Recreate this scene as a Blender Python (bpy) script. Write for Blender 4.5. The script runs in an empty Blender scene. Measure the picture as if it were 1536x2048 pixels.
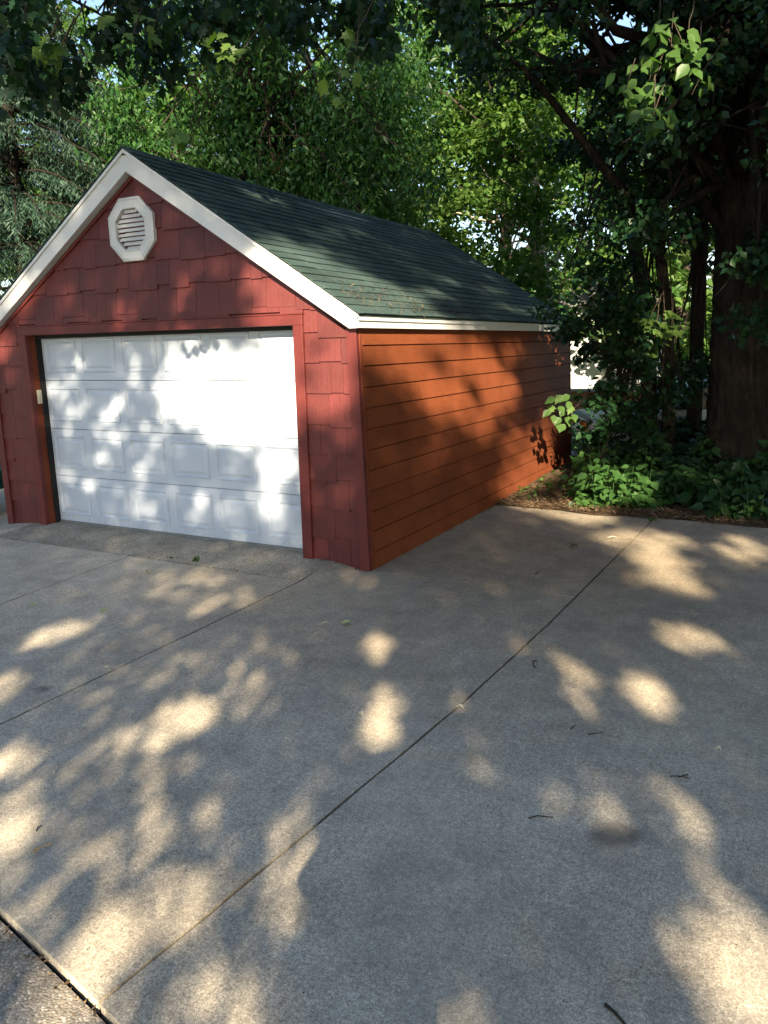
import bpy, math, random
import numpy as np
from mathutils import Vector, Matrix

# ------------------------------------------------------------------ camera, sky, sun, exposure
SC = bpy.context.scene
COL = SC.collection
CAM = np.array([3.3584, -5.8709, 1.9799]); YAW, PITCH, ROLL = 0.4963, -0.2102, -0.0227
def cam_axes():
    f = np.array([-math.sin(YAW)*math.cos(PITCH), math.cos(YAW)*math.cos(PITCH), math.sin(PITCH)])
    r = np.array([math.cos(YAW), math.sin(YAW), 0.0]); u = np.cross(r, f)
    c, s = math.cos(ROLL), math.sin(ROLL)
    return c*r + s*u, -s*r + c*u, f
RGT, UPV, FWD = cam_axes()
cam = bpy.data.cameras.new('camera'); co = bpy.data.objects.new('camera', cam); COL.objects.link(co)
co.matrix_world = Matrix(((RGT[0], UPV[0], -FWD[0], CAM[0]), (RGT[1], UPV[1], -FWD[1], CAM[1]), (RGT[2], UPV[2], -FWD[2], CAM[2]), (0, 0, 0, 1)))
cam.sensor_fit = 'VERTICAL'; cam.sensor_height = 36; cam.lens = 27.354
cam.clip_start = 0.05; cam.clip_end = 3000
SC.camera = co

AZ, EL = math.radians(28), math.radians(25)           # the sun stands behind the camera
SUN = np.array([math.cos(EL)*math.sin(AZ), -math.cos(EL)*math.cos(AZ), math.sin(EL)])
E1 = np.array([math.cos(AZ), math.sin(AZ), 0.0]); E2 = np.cross(SUN, E1); E2 = E2 if E2[2] > 0 else -E2
w = bpy.data.worlds.new('World'); SC.world = w; w.use_nodes = True
nt = w.node_tree; bg = nt.nodes['Background']
sky = nt.nodes.new('ShaderNodeTexSky'); sky.sky_type = 'NISHITA'; sky.sun_disc = False
sky.sun_elevation = EL; sky.sun_rotation = math.pi - AZ; sky.air_density = 1.0; sky.dust_density = 0.6; sky.ozone_density = 1.1
nt.links.new(sky.outputs[0], bg.inputs[0]); bg.inputs[1].default_value = 0.07
sl = bpy.data.lights.new('sun', 'SUN'); so = bpy.data.objects.new('sun', sl); COL.objects.link(so)
sl.energy = 5.0; sl.angle = math.radians(0.53); sl.color = (1.0, 0.85, 0.62)
so.rotation_euler = Vector(SUN).to_track_quat('Z', 'Y').to_euler(); so.location = (8, -14, 9)
SC.view_settings.view_transform = 'Standard'; SC.view_settings.look = 'None'
SC.view_settings.exposure = 2.1; SC.view_settings.gamma = 1.0
SC.cycles.max_bounces = 6; SC.cycles.transparent_max_bounces = 4; SC.cycles.use_denoising = True
SC.cycles.sample_clamp_indirect = 6.0

rng = np.random.default_rng(11); rnd = random.Random(5)
def spot(px, py, dist):
    """a point seen at that place of the 1536x2048 photograph, dist metres away over the ground"""
    d = FWD*1556.165 + RGT*(px-768) - UPV*(py-1024); d = d/np.hypot(d[0], d[1]); return CAM + d*dist
def floor_at(px, py, z=0.0):
    d = FWD*1556.165 + RGT*(px-768) - UPV*(py-1024); return CAM + d*((z-CAM[2])/d[2])

# ------------------------------------------------------------------ helpers
def tag(o, label=None, cat=None, group=None, kind=None):
    if label: o['label'] = label
    if cat: o['category'] = cat
    if group: o['group'] = group
    if kind: o['kind'] = kind
    return o
def empty(name, loc=(0, 0, 0)):
    o = bpy.data.objects.new(name, None); COL.objects.link(o); o.location = loc; o.empty_display_size = 0.2; return o
def link(name, me, mat, parent=None):
    o = bpy.data.objects.new(name, me); COL.objects.link(o)
    if mat is not None and not len(me.materials): me.materials.append(mat)
    if parent is not None:
        o.parent = parent
        if parent.type == 'EMPTY' or True: o.matrix_parent_inverse = Matrix.Translation(-world_loc(parent))
    return o
def world_loc(o):
    v = Vector(o.location)
    return v if o.parent is None else v        # parts keep world coordinates in their meshes
class MB:
    def __init__(s): s.v = []; s.f = []
    def add(s, vs, fs):
        n = len(s.v); s.v += [tuple(map(float, v)) for v in vs]; s.f += [tuple(i+n for i in f) for f in fs]; return s
    def box(s, a, b):
        (x0, y0, z0), (x1, y1, z1) = a, b
        return s.add([(x0,y0,z0),(x1,y0,z0),(x1,y1,z0),(x0,y1,z0),(x0,y0,z1),(x1,y0,z1),(x1,y1,z1),(x0,y1,z1)],
                     [(0,3,2,1),(4,5,6,7),(0,1,5,4),(1,2,6,5),(2,3,7,6),(3,0,4,7)])
    def prism(s, poly, axis, a, b):
        """polygon in the two other axes, extruded along axis from a to b"""
        n = len(poly); vs = []
        for t in (a, b):
            for p, q in poly: vs.append({'x': (t, p, q), 'y': (p, t, q), 'z': (p, q, t)}[axis])
        return s.add(vs, [tuple(range(n-1, -1, -1)), tuple(range(n, 2*n))] + [(i, (i+1) % n, n+(i+1) % n, n+i) for i in range(n)])
    def tube(s, pts, rad, k=6, cap=True, wob=0.0):
        pts = [np.array(p, float) for p in pts]; n0 = len(s.v); m = len(pts); base = None
        for i, p in enumerate(pts):
            t = pts[min(i+1, m-1)] - pts[max(i-1, 0)]; t = t/(np.linalg.norm(t)+1e-9)
            if base is None: base = np.cross(t, (0.3, 0.9, 0.1) if abs(t[1]) < 0.9 else (1, 0, 0))
            a = base - t*(base@t); a = a/(np.linalg.norm(a)+1e-9); base = a; b = np.cross(t, a)
            r = rad[i] if hasattr(rad, '__len__') else rad
            for j in range(k):
                q = 2*math.pi*j/k; rr = r*(1+wob*rnd.uniform(-1, 1))
                s.v.append(tuple(p + rr*(a*math.cos(q)+b*math.sin(q))))
        for i in range(m-1):
            for j in range(k):
                a_, b_ = n0+i*k+j, n0+i*k+(j+1) % k; s.f.append((a_, b_, b_+k, a_+k))
        if cap: s.f.append(tuple(n0+j for j in range(k-1, -1, -1))); s.f.append(tuple(n0+(m-1)*k+j for j in range(k)))
        return s
    def warp(s, fn): s.v = [tuple(fn(*v)) for v in s.v]; return s
    def mesh(s, name, smooth=False):
        me = bpy.data.meshes.new(name); me.from_pydata(s.v, [], s.f); me.update()
        if smooth: me.polygons.foreach_set('use_smooth', [True]*len(me.polygons))
        return me
    def build(s, name, mat, parent=None, smooth=False, bevel=0):
        o = link(name, s.mesh(name, smooth), mat, parent)
        if bevel:
            b = o.modifiers.new('bevel', 'BEVEL'); b.width = bevel; b.segments = 2; b.limit_method = 'ANGLE'; b.angle_limit = 0.6
        return o
def np_mesh(name, V, F):
    me = bpy.data.meshes.new(name); n, k = F.shape
    me.vertices.add(len(V)); me.vertices.foreach_set('co', V.astype(np.float32).ravel())
    me.loops.add(n*k); me.loops.foreach_set('vertex_index', F.astype(np.int32).ravel())
    me.polygons.add(n); me.polygons.foreach_set('loop_start', np.arange(0, n*k, k, dtype=np.int32))
    me.update(calc_edges=True); return me

# leaf outlines: x across, y from stalk to tip, z fold
LEAF2 = (np.array([(0,0,0),(-.34,.42,.07),(0,1,-.05),(.34,.42,.07)]), np.array([(0,2,1),(0,3,2)]))
NARROW = (np.array([(0,0,0),(-.2,.4,.04),(0,1,-.1),(.2,.4,.04)]), np.array([(0,2,1),(0,3,2)]))
OVATE = (np.array([(0,0,0),(-.30,.22,.07),(-.34,.5,.08),(-.13,.82,.01),(0,1.04,-.08),(.13,.82,.01),(.34,.5,.08),(.30,.22,.07),(0,.5,0)]),
         np.array([(8,0,7),(8,7,6),(8,6,5),(8,5,4),(8,4,3),(8,3,2),(8,2,1),(8,1,0)]))
LOBED = (np.array([(0,0,0),(-.2,.12,.02),(-.46,.34,.06),(-.26,.46,.04),(-.34,.72,.05),(-.14,.74,.02),(0,1.05,-.06),(.14,.74,.02),(.34,.72,.05),(.26,.46,.04),(.46,.34,.06),(.2,.12,.02),(0,.45,-.01)]),
         np.array([(12,i,(i-1) % 12) for i in range(12)]))
def leaves(pos, size, tmpl, droop=0.6, flat=0.7, rg=rng, face=None):
    """vertices and triangles of one leaf per position"""
    T, F = tmpl; n = len(pos); a = rg.uniform(0, 2*math.pi, n)
    Y = np.stack([np.cos(a), np.sin(a), rg.normal(-droop, 0.45, n)], 1); Y /= np.linalg.norm(Y, axis=1)[:, None]
    Z = np.stack([rg.normal(0, 1-flat+.15, n), rg.normal(0, 1-flat+.15, n), np.ones(n)], 1)
    if face is not None: Z += np.array(face)
    Z -= Y*np.sum(Y*Z, 1)[:, None]; Z /= np.linalg.norm(Z, axis=1)[:, None]+1e-9
    X = np.cross(Y, Z); s = (size*rg.uniform(.5, 1.4, n))[:, None, None]
    P = pos[:, None, :] + s*(T[None, :, 0, None]*X[:, None] + T[None, :, 1, None]*Y[:, None] + T[None, :, 2, None]*Z[:, None])
    FF = (F[None] + (np.arange(n)*len(T))[:, None, None]).reshape(-1, 3)
    return P.reshape(-1, 3), FF
def leaf_mesh(name, pos, size, tmpl, mat, parent=None, **k):
    V, F = leaves(np.asarray(pos), np.asarray(size)*np.ones(len(pos)), tmpl, **k)
    me = np_mesh(name, V, F); o = link(name, me, mat, parent); return o

# ------------------------------------------------------------------ materials
def nodes(name):
    m = bpy.data.materials.new(name); m.use_nodes = True; t = m.node_tree; return m, t, t.nodes['Principled BSDF']
def N(t, typ, **k):
    n = t.nodes.new('ShaderNode'+typ)
    for a, b in k.items(): setattr(n, a, b)
    return n
def noise(t, vec, scale, detail=4, rough=.55, stretch=None):
    if stretch:
        mp = N(t, 'Mapping'); mp.inputs['Scale'].default_value = stretch; t.links.new(vec, mp.inputs[0]); vec = mp.outputs[0]
    n = N(t, 'TexNoise'); n.inputs['Scale'].default_value = scale; n.inputs['Detail'].default_value = detail; n.inputs['Roughness'].default_value = rough
    t.links.new(vec, n.inputs['Vector']); return n.outputs['Fac']
def ramp(t, fac, stops):
    r = N(t, 'ValToRGB'); e = r.color_ramp.elements
    while len(e) < len(stops): e.new(0.5)
    for el, (p, c) in zip(e, stops): el.position = p; el.color = (*c, 1) if len(c) == 3 else c
    t.links.new(fac, r.inputs[0]); return r.outputs[0]
def mix(t, a, b, fac, mode='MIX'):
    m = N(t, 'Mix', data_type='RGBA', blend_type=mode)
    for s, v in ((m.inputs[6], a), (m.inputs[7], b), (m.inputs[0], fac)):
        if hasattr(v, 'is_output'): t.links.new(v, s)
        else: s.default_value = v if not isinstance(v, tuple) else ((*v, 1) if len(v) == 3 else v)
    return m.outputs[2]
def bump(t, bs, h, strength=.4, dist=.01):
    b = N(t, 'Bump'); b.inputs['Strength'].default_value = strength; b.inputs['Distance'].default_value = dist
    t.links.new(h, b.inputs['Height']); t.links.new(b.outputs[0], bs.inputs['Normal'])
def coord(t): return N(t, 'TexCoord').outputs['Object']
def setc(t, bs, c, rough=.7, spec=.3):
    if hasattr(c, 'is_output'): t.links.new(c, bs.inputs['Base Color'])
    else: bs.inputs['Base Color'].default_value = (*c, 1)
    bs.inputs['Roughness'].default_value = rough; bs.inputs['Specular IOR Level'].default_value = spec
def g(x): return (x, x, x)

def concrete_mat():
    m, t, b = nodes('concrete'); c = coord(t)
    big = noise(t, c, .9, 5, .6); mid = noise(t, c, 5, 6, .65); fine = noise(t, c, 260, 2, .6); fine2 = noise(t, c, 95, 3, .7)
    brush = noise(t, c, 30, 5, .7, (1, .12, 1)); grit = noise(t, c, 38, 4, .75)
    col = ramp(t, big, [(.3, (.37, .325, .262)), (.5, (.47, .415, .335)), (.72, (.535, .475, .385))])
    col = mix(t, col, ramp(t, mid, [(.3, (.62, .62, .62)), (.62, (1.12, 1.11, 1.1))]), .55, 'MULTIPLY')
    col = mix(t, col, ramp(t, brush, [(.3, (.8, .8, .8)), (.7, (1.14, 1.14, 1.14))]), .5, 'MULTIPLY')
    col = mix(t, col, ramp(t, fine2, [(.28, (.6, .59, .57)), (.68, (1.36, 1.35, 1.32))]), .9, 'MULTIPLY')
    col = mix(t, col, ramp(t, fine, [(.3, (.45, .45, .44)), (.7, (1.5, 1.49, 1.47))]), .9, 'MULTIPLY')
    col = mix(t, col, ramp(t, grit, [(.3, g(.68)), (.7, g(1.28))]), .85, 'MULTIPLY')
    # old drip stains and random darker blotches
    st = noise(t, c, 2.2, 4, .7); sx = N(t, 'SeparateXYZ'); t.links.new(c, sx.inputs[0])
    for (px, py, r) in ((OIL[0], OIL[1], .085), (OIL[0]+.07, OIL[1]+.03, .05), (-.55, -3.0, .05)):
        d = N(t, 'VectorMath', operation='DISTANCE'); t.links.new(c, d.inputs[0]); d.inputs[1].default_value = (px, py, 0)
        a = N(t, 'Math', operation='MULTIPLY_ADD'); t.links.new(mid, a.inputs[0]); a.inputs[1].default_value = .12; t.links.new(d.outputs['Value'], a.inputs[2])
        f = N(t, 'MapRange'); t.links.new(a.outputs[0], f.inputs[0]); f.inputs[1].default_value = r+.02; f.inputs[2].default_value = r+.09; f.inputs[3].default_value = .85; f.inputs[4].default_value = 0
        col = mix(t, col, (.10, .093, .082), f.outputs[0])
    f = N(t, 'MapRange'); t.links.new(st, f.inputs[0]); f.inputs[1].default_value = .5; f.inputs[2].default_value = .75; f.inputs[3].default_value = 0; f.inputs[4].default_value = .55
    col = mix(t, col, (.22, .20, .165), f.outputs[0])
    # brown staining and the deeper shade near the garage, both put into the colour
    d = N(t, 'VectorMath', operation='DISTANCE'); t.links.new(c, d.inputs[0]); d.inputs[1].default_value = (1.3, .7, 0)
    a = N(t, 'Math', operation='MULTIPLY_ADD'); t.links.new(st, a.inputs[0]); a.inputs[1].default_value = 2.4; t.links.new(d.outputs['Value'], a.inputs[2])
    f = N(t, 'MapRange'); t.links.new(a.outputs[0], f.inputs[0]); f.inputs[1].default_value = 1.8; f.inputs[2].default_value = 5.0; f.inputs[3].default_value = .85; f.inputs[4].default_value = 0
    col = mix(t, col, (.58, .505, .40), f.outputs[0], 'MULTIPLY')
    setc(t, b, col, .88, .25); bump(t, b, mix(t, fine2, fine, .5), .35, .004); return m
def aggregate_mat(name, tint, dark=1.0):
    m, t, b = nodes(name); c = coord(t)
    v = N(t, 'TexVoronoi'); v.inputs['Scale'].default_value = 105; v.inputs['Randomness'].default_value = 1; t.links.new(c, v.inputs[0])
    sp = N(t, 'SeparateColor'); t.links.new(v.outputs['Color'], sp.inputs[0])
    col = ramp(t, sp.outputs[0], [(0, (.20*dark, .185*dark, .16*dark)), (.5, (.27*dark, .25*dark, .21*dark)), (.85, (.36*dark, .325*dark, .27*dark)), (1, (.62, .58, .52))])
    edge = ramp(t, v.outputs['Distance'], [(.25, g(1.0)), (.75, g(.5))])
    col = mix(t, col, edge, .45, 'MULTIPLY'); col = mix(t, col, ramp(t, noise(t, c, 3.5, 5, .65), [(.3, g(.5)), (.7, g(1.2))]), .8, 'MULTIPLY')
    col = mix(t, col, ramp(t, noise(t, c, 300, 2), [(.3, g(.7)), (.7, g(1.3))]), .5, 'MULTIPLY'); col = mix(t, col, (*tint,), 1.0, 'MULTIPLY')
    setc(t, b, col, .85, .3); iv = N(t, 'Invert'); t.links.new(v.outputs['Distance'], iv.inputs[1]); bump(t, b, iv.outputs[0], .6, .005); return m
def painted_wood(name, base, vertical=True, rough=.5, var=.36, grain=1.0, spec=.3):
    m, t, b = nodes(name); c = coord(t)
    st = (1, 1, .05) if vertical else (1, .04, 1)
    gr = noise(t, c, 150, 5, .7, st); gr2 = noise(t, c, 34, 4, .65, (1, 1, .12) if vertical else (1, .08, 1)); big = noise(t, c, 3.2, 4, .6)
    oi = N(t, 'ObjectInfo')
    f = N(t, 'MapRange'); t.links.new(oi.outputs['Random'], f.inputs[0]); f.inputs[3].default_value = 1-var*.5; f.inputs[4].default_value = 1+var*.5
    col = mix(t, base, ramp(t, big, [(.3, g(.82)), (.7, g(1.18))]), .7, 'MULTIPLY')
    col = mix(t, col, ramp(t, gr, [(.35, g(.8)), (.65, g(1.2))]), .5, 'MULTIPLY')
    cm = N(t, 'CombineColor')
    for i in range(3): t.links.new(f.outputs[0], cm.inputs[i])
    col = mix(t, col, cm.outputs[0], 1.0, 'MULTIPLY')
    setc(t, b, col, rough, spec); bump(t, b, mix(t, gr, gr2, .4), .8*grain, .009); return m
def trim_white(name='white_trim_paint', v=.62, dirt=.12):
    m, t, b = nodes(name); c = coord(t)
    col = mix(t, (v, v, v*.985), ramp(t, noise(t, c, 6, 6, .7), [(.35, (.78, .76, .72)), (.6, g(1.0))]), dirt*2, 'MULTIPLY')
    setc(t, b, col, .38, .4); bump(t, b, noise(t, c, 120, 3, .6, (1, .3, 1)), .05, .002); return m
def door_mat(dirty=True):
    m, t, b = nodes('door_white_enamel' if dirty else 'door_panel_enamel'); c = coord(t)
    sx = N(t, 'SeparateXYZ'); t.links.new(c, sx.inputs[0])
    col = mix(t, (.46, .51, .58), ramp(t, noise(t, c, 4, 3, .5), [(.3, g(.97)), (.7, g(1.02))]), 1.0, 'MULTIPLY')
    if not dirty: setc(t, b, col, .42, .4); return m
    # splash dirt along the foot of the door
    f = N(t, 'MapRange'); t.links.new(sx.outputs[2], f.inputs[0]); f.inputs[1].default_value = .05; f.inputs[2].default_value = .22; f.inputs[3].default_value = .6; f.inputs[4].default_value = 0
    mm = N(t, 'Math', operation='MULTIPLY'); t.links.new(f.outputs[0], mm.inputs[0]); t.links.new(ramp(t, noise(t, c, 26, 6, .75), [(.45, g(0)), (.7, g(1))]), mm.inputs[1])
    col = mix(t, col, (.27, .25, .21), mm.outputs[0])
    setc(t, b, col, .42, .4); return m
def shingle_mat():
    m, t, b = nodes('green_asphalt_shingle'); c = coord(t)
    oi = N(t, 'ObjectInfo'); sp = noise(t, c, 320, 2, .7); big = noise(t, c, 2.4, 5, .65); tab = noise(t, c, 1.0, 2, .5, (1, 3.1, 1))
    col = ramp(t, big, [(.3, (.028, .048, .047)), (.55, (.040, .067, .062)), (.75, (.062, .096, .084))])
    col = mix(t, col, ramp(t, sp, [(.3, g(.45)), (.7, g(1.6))]), .75, 'MULTIPLY')
    f = N(t, 'MapRange'); t.links.new(oi.outputs['Random'], f.inputs[0]); f.inputs[3].default_value = .82; f.inputs[4].default_value = 1.18
    cm = N(t, 'CombineColor')
    for i in range(3): t.links.new(f.outputs[0], cm.inputs[i])
    col = mix(t, col, cm.outputs[0], 1.0, 'MULTIPLY')
    setc(t, b, col, .93, .2); bump(t, b, sp, .5, .004); return m
def leaf_mat(name, dark, light, trans=.35, rough=.45, tcol=None, hue=None):
    m, t, b = nodes(name); geo = N(t, 'NewGeometry')
    stops = [(0, dark), (.7, tuple((a+2*c)/3 for a, c in zip(dark, light))), (1, light)]
    col = ramp(t, geo.outputs['Random Per Island'], stops)
    setc(t, b, col, rough, .35)
    tr = N(t, 'BsdfTranslucent'); tc = mix(t, col, tcol or (1.15, 1.4, .4), 1.0, 'MULTIPLY'); t.links.new(tc, tr.inputs[0])
    ms = N(t, 'MixShader'); ms.inputs[0].default_value = trans
    t.links.new(b.outputs[0], ms.inputs[1]); t.links.new(tr.outputs[0], ms.inputs[2]); t.links.new(ms.outputs[0], t.nodes['Material Output'].inputs[0]); return m
def bark_mat(name, a, c_, scale=14):
    m, t, b = nodes(name); c = coord(t)
    v = noise(t, c, scale, 7, .72, (1, 1, .26)); v2 = noise(t, c, scale*4, 5, .7, (1, 1, .4)); big = noise(t, c, 1.6, 4, .6)
    col = ramp(t, v, [(.33, a), (.62, c_)]); col = mix(t, col, ramp(t, big, [(.3, g(.7)), (.7, g(1.25))]), .7, 'MULTIPLY')
    setc(t, b, col, .92, .15); bump(t, b, mix(t, v, v2, .35), 1.0, .05); return m
def plain(name, c, rough=.6, spec=.3, metal=0, var=.2, scale=30):
    m, t, b = nodes(name); col = mix(t, (*c,), ramp(t, noise(t, coord(t), scale, 4, .6), [(.3, g(1-var)), (.7, g(1+var))]), 1.0, 'MULTIPLY')
    setc(t, b, col, rough, spec); b.inputs['Metallic'].default_value = metal; return m
def grass_ground():
    m, t, b = nodes('lawn'); c = coord(t)
    col = ramp(t, noise(t, c, .5, 6, .65), [(.3, (.035, .062, .016)), (.55, (.055, .095, .022)), (.75, (.085, .125, .035))])
    col = mix(t, col, ramp(t, noise(t, c, 45, 4, .7), [(.3, g(.5)), (.7, g(1.5))]), .8, 'MULTIPLY')
    setc(t, b, col, .9, .2); bump(t, b, noise(t, c, 45, 4, .7), 1, .05); return m
def mulch_ground():
    m, t, b = nodes('leaf_litter_soil'); c = coord(t)
    col = ramp(t, noise(t, c, 28, 6, .75), [(.3, (.035, .024, .015)), (.5, (.11, .072, .043)), (.7, (.22, .15, .095))])
    col = mix(t, col, ramp(t, noise(t, c, 3, 4), [(.3, g(.6)), (.7, g(1.3))]), .7, 'MULTIPLY')
    setc(t, b, col, .95, .1); bump(t, b, noise(t, c, 28, 6, .75), 1, .03); return m
OIL = floor_at(1222, 1672)
M = dict(concrete=concrete_mat(), apron=aggregate_mat('worn_aggregate_concrete', (1.0, .94, .84), 1.3), alley=aggregate_mat('pebbled_road', (1.0, .95, .9), 1.25),
    base=plain('joint_dirt', (.018, .016, .013), .95, .1), red=painted_wood('barn_red_shake_paint', (.10, .0195, .0175)), redtrim=painted_wood('barn_red_trim_paint', (.105, .020, .018), var=.05, grain=.5),
    side=painted_wood('red_siding_warm_light', (.165, .046, .018), False, .7, .16, .5, .12), sidetrim=painted_wood('red_corner_warm_light', (.14, .036, .018), True, .7, .05, .4, .12),  # one red paint; the side faces' warmer light is put into these colours
    white=trim_white(), vent=trim_white('vent_plastic', .56, .2), door=door_mat(), panel=door_mat(False), shingle=shingle_mat(), dark=plain('black_seal_and_gap', (.012, .012, .013), .7, .3),
    void=plain('attic_dark', (.01, .01, .01), 1, 0), beige=plain('keypad_beige_plastic', (.48, .44, .32), .5, .4, var=.05), lawn=grass_ground(), mulch=mulch_ground(),
    bark=bark_mat('dark_furrowed_bark', (.006, .0045, .0035), (.036, .027, .020), 16), bark2=bark_mat('grey_brown_bark', (.014, .011, .009), (.07, .054, .042), 24), palebark=bark_mat('pale_grey_bark', (.20, .16, .12), (.46, .38, .30), 9),
    maple=leaf_mat('maple_leaf', (.014, .052, .013), (.055, .135, .028), .35), deep=leaf_mat('shaded_green_leaf', (.0055, .025, .010), (.021, .062, .019), .28), canopy=leaf_mat('canopy_leaf', (.010, .030, .010), (.03, .07, .02), .10),  # deep leaf: shade of the dark crowns is put into the colour
    bright=leaf_mat('sunlit_green_leaf', (.030, .085, .018), (.115, .19, .042), .42), needle=leaf_mat('spruce_needle', (.014, .040, .028), (.042, .085, .050), .12, .6, (1.2, 1.2, .8)),  # bright leaf: sunlight on crowns and sprays is put into the colour
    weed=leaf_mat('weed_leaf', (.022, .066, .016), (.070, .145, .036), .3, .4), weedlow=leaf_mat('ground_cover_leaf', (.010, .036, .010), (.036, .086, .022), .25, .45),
    straw=leaf_mat('dry_litter', (.06, .036, .019), (.24, .16, .09), .1, .8, (1, .9, .7)), dryleaf=plain('yellowed_leaf', (.42, .46, .17), .6, .3), pale=plain('pale_husk', (.55, .52, .38), .7), twig=plain('dark_twig', (.045, .035, .026), .9, .1), tan=plain('dry_stick', (.40, .27, .14), .85, .15),
    teal=plain('wagon_green_paint', (.012, .06, .052), .4, .5, var=.1), rubber=plain('tyre_rubber', (.018, .018, .02), .8, .2), steel=plain('spoke_steel', (.5, .5, .5), .35, .5, 1.0, var=.05))

# ------------------------------------------------------------------ the ground: lawn, base, slabs, apron, pebbled road, litter bed
def grid_sheet(name, mat, nu, nv, fn, parent=None, thick=None):
    V = [fn(i/nu, j/nv) for j in range(nv+1) for i in range(nu+1)]
    F = [(j*(nu+1)+i, j*(nu+1)+i+1, (j+1)*(nu+1)+i+1, (j+1)*(nu+1)+i) for j in range(nv) for i in range(nu)]
    if thick:
        n = len(V); ring = [i for i in range(nu+1)] + [j*(nu+1)+nu for j in range(1, nv+1)] + [nv*(nu+1)+i for i in range(nu-1, -1, -1)] + [j*(nu+1) for j in range(nv-1, 0, -1)]
        for i in ring: V.append((V[i][0], V[i][1], V[i][2]-thick))
        k = len(ring)
        for a in range(k): F.append((ring[a], n+a, n+(a+1) % k, ring[(a+1) % k]))
    me = bpy.data.meshes.new(name); me.from_pydata(V, [], F); me.update(); return link(name, me, mat, parent)
lawn = MB().add([(-1500,-1500,-.09),(1500,-1500,-.09),(1500,1500,-.09),(-1500,1500,-.09)], [(0,1,2,3)]).build('lawn', M['lawn']); tag(lawn, kind='structure')
def sstep(t): t = min(1, max(0, t)); return t*t*(3-2*t)
def rise(x, y):
    sy = min(1, max(0, (y+.5)/.5)); sx = sstep((x+4.95)/.42) * (1-sstep((x+.43)/.43)); return .056*sy*sx
def edge_y(x): return -4.36 - .2*(x-.89) - .012*(x-.89)**2 if x > -4 else -4.36-.2*(-4.89)-.012*4.89**2 + .0*(x)
def line_a(y):
    ys = [-7, -4.49, -3.77, -2.12, -.68, 2.92, 4]; xs = [1.42, 1.57, 1.64, 1.79, 1.86, 1.95, 1.97]; return float(np.interp(y, ys, xs))
def line_b(y): return -.385 - .012*y*0
def line_c(y): return -2.42 - .10*(y+.5)
drive = MB().add([(-9, -5.6, -.055), (7, -5.6, -.055), (7, 3.15, -.055), (-9, 3.15, -.055)], [(0,1,2,3)]).build('driveway', M['base']); tag(drive, kind='structure')
G_ = .008
def wav(a, s): return .0035*math.sin(a*9.1+s)+.002*math.sin(a*23.0+2*s)
def slab(name, x0, x1, y0, y1, nu=10, nv=20):
    """x0, x1 functions of y; y0, y1 functions of x"""
    def fn(u, v):
        y = .0
        xa, xb = x0(0), x1(0); x = xa+(xb-xa)*u
        for _ in range(3):
            ya, yb = y0(x), y1(x); y = ya+(yb-ya)*v; xa, xb = x0(y)+G_+wav(y, 1)*.5, x1(y)-G_+wav(y, 2)*.5; x = xa+(xb-xa)*u
        return (x, y, rise(x, y) + .002*math.sin(x*1.7+y*1.1))
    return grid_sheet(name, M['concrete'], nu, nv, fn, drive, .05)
K = lambda c: (lambda _: c)
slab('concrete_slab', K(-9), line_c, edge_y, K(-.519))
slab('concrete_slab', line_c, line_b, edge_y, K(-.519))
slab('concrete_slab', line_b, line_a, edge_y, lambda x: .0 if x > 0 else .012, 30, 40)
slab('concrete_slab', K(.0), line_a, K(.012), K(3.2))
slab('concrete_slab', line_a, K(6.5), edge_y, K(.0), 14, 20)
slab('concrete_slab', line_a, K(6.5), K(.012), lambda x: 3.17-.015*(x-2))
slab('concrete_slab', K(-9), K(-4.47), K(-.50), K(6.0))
def apron_fn(u, v):
    y = -.499+v*.72; x = -4.46+u*(4.46-.40); x += (.06*(y+.5) if u > .98 else 0)
    return (x, y, rise(x, y) + .003*math.sin(x*7)*math.sin(y*11+1) - .004)
apron = grid_sheet('aggregate_apron', M['apron'], 60, 10, apron_fn, drive, .05)
apron['label'] = 'worn pebbly concrete strip in front of the white door'
road = grid_sheet('road', M['alley'], 40, 10, lambda u, v: (-14+u*26, edge_y(-14+u*26) - .018 - (1-v)*9, -.028 - .004*math.sin(u*60)), None); tag(road, kind='structure')
bed = grid_sheet('litter_bed', M['mulch'], 40, 30, lambda u, v: (-.02+u*9, 3.12+.06*math.sin(u*31)+.03*math.sin(u*77) + v*7.5, .012+.05*sstep(v*3)+.02*math.sin(u*40)*math.sin(v*23)), None); tag(bed, kind='structure')
path = MB().box((-14, 8.1, -.088), (9, 8.9, -.07)).build('garden_path', plain('pale_path', (.30, .28, .25), .9, .2)); tag(path, kind='structure')

# litter along the bed's front edge (nobody could count it)
n = 5200; u = rng.uniform(0, 1, n); xs = .05+u**1.2*6; ys = 3.1+np.abs(rng.normal(0, .33, n)) + .04*np.sin(xs*9); ys = np.where(xs < 1.3, ys+rng.uniform(0, 1.1, n)*rng.integers(0, 2, n), ys)
lit = leaf_mesh('dry_litter', np.stack([xs, ys, rng.uniform(.012, .06, n)], 1), .055, (NARROW[0]*np.array([.55, 1, 1]), NARROW[1]), M['straw'], None, droop=0, flat=.6)
tag(lit, 'dry brown needles and twigs strewn along the slab edge', 'leaf litter', kind='stuff')

# ------------------------------------------------------------------ the garage
GW, GL, GH, RZ = 4.91, 6.80, 2.14, 3.85      # width, depth, wall height, ridge
XM = -GW/2; SL = (RZ-2.264)/(-XM+.012)       # roof slope
garage = empty('garage', (XM, GL/2, 0)); tag(garage, 'red gabled garage with white overhead door and green shingle roof', 'garage')
def lean(x, y, z): return (x + .035 - .035*z, y, z)       # the right wall leans in a little
def leanw(x, y, z):                                     # only what lies near the right corner follows
    k = sstep((x+.66)/.6); return (x + k*(.035-.035*min(z, 2.3)), y, z)
def part(mb, name, mat, parent=garage, **k): return mb.build(name, mat, parent, **k)
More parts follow.
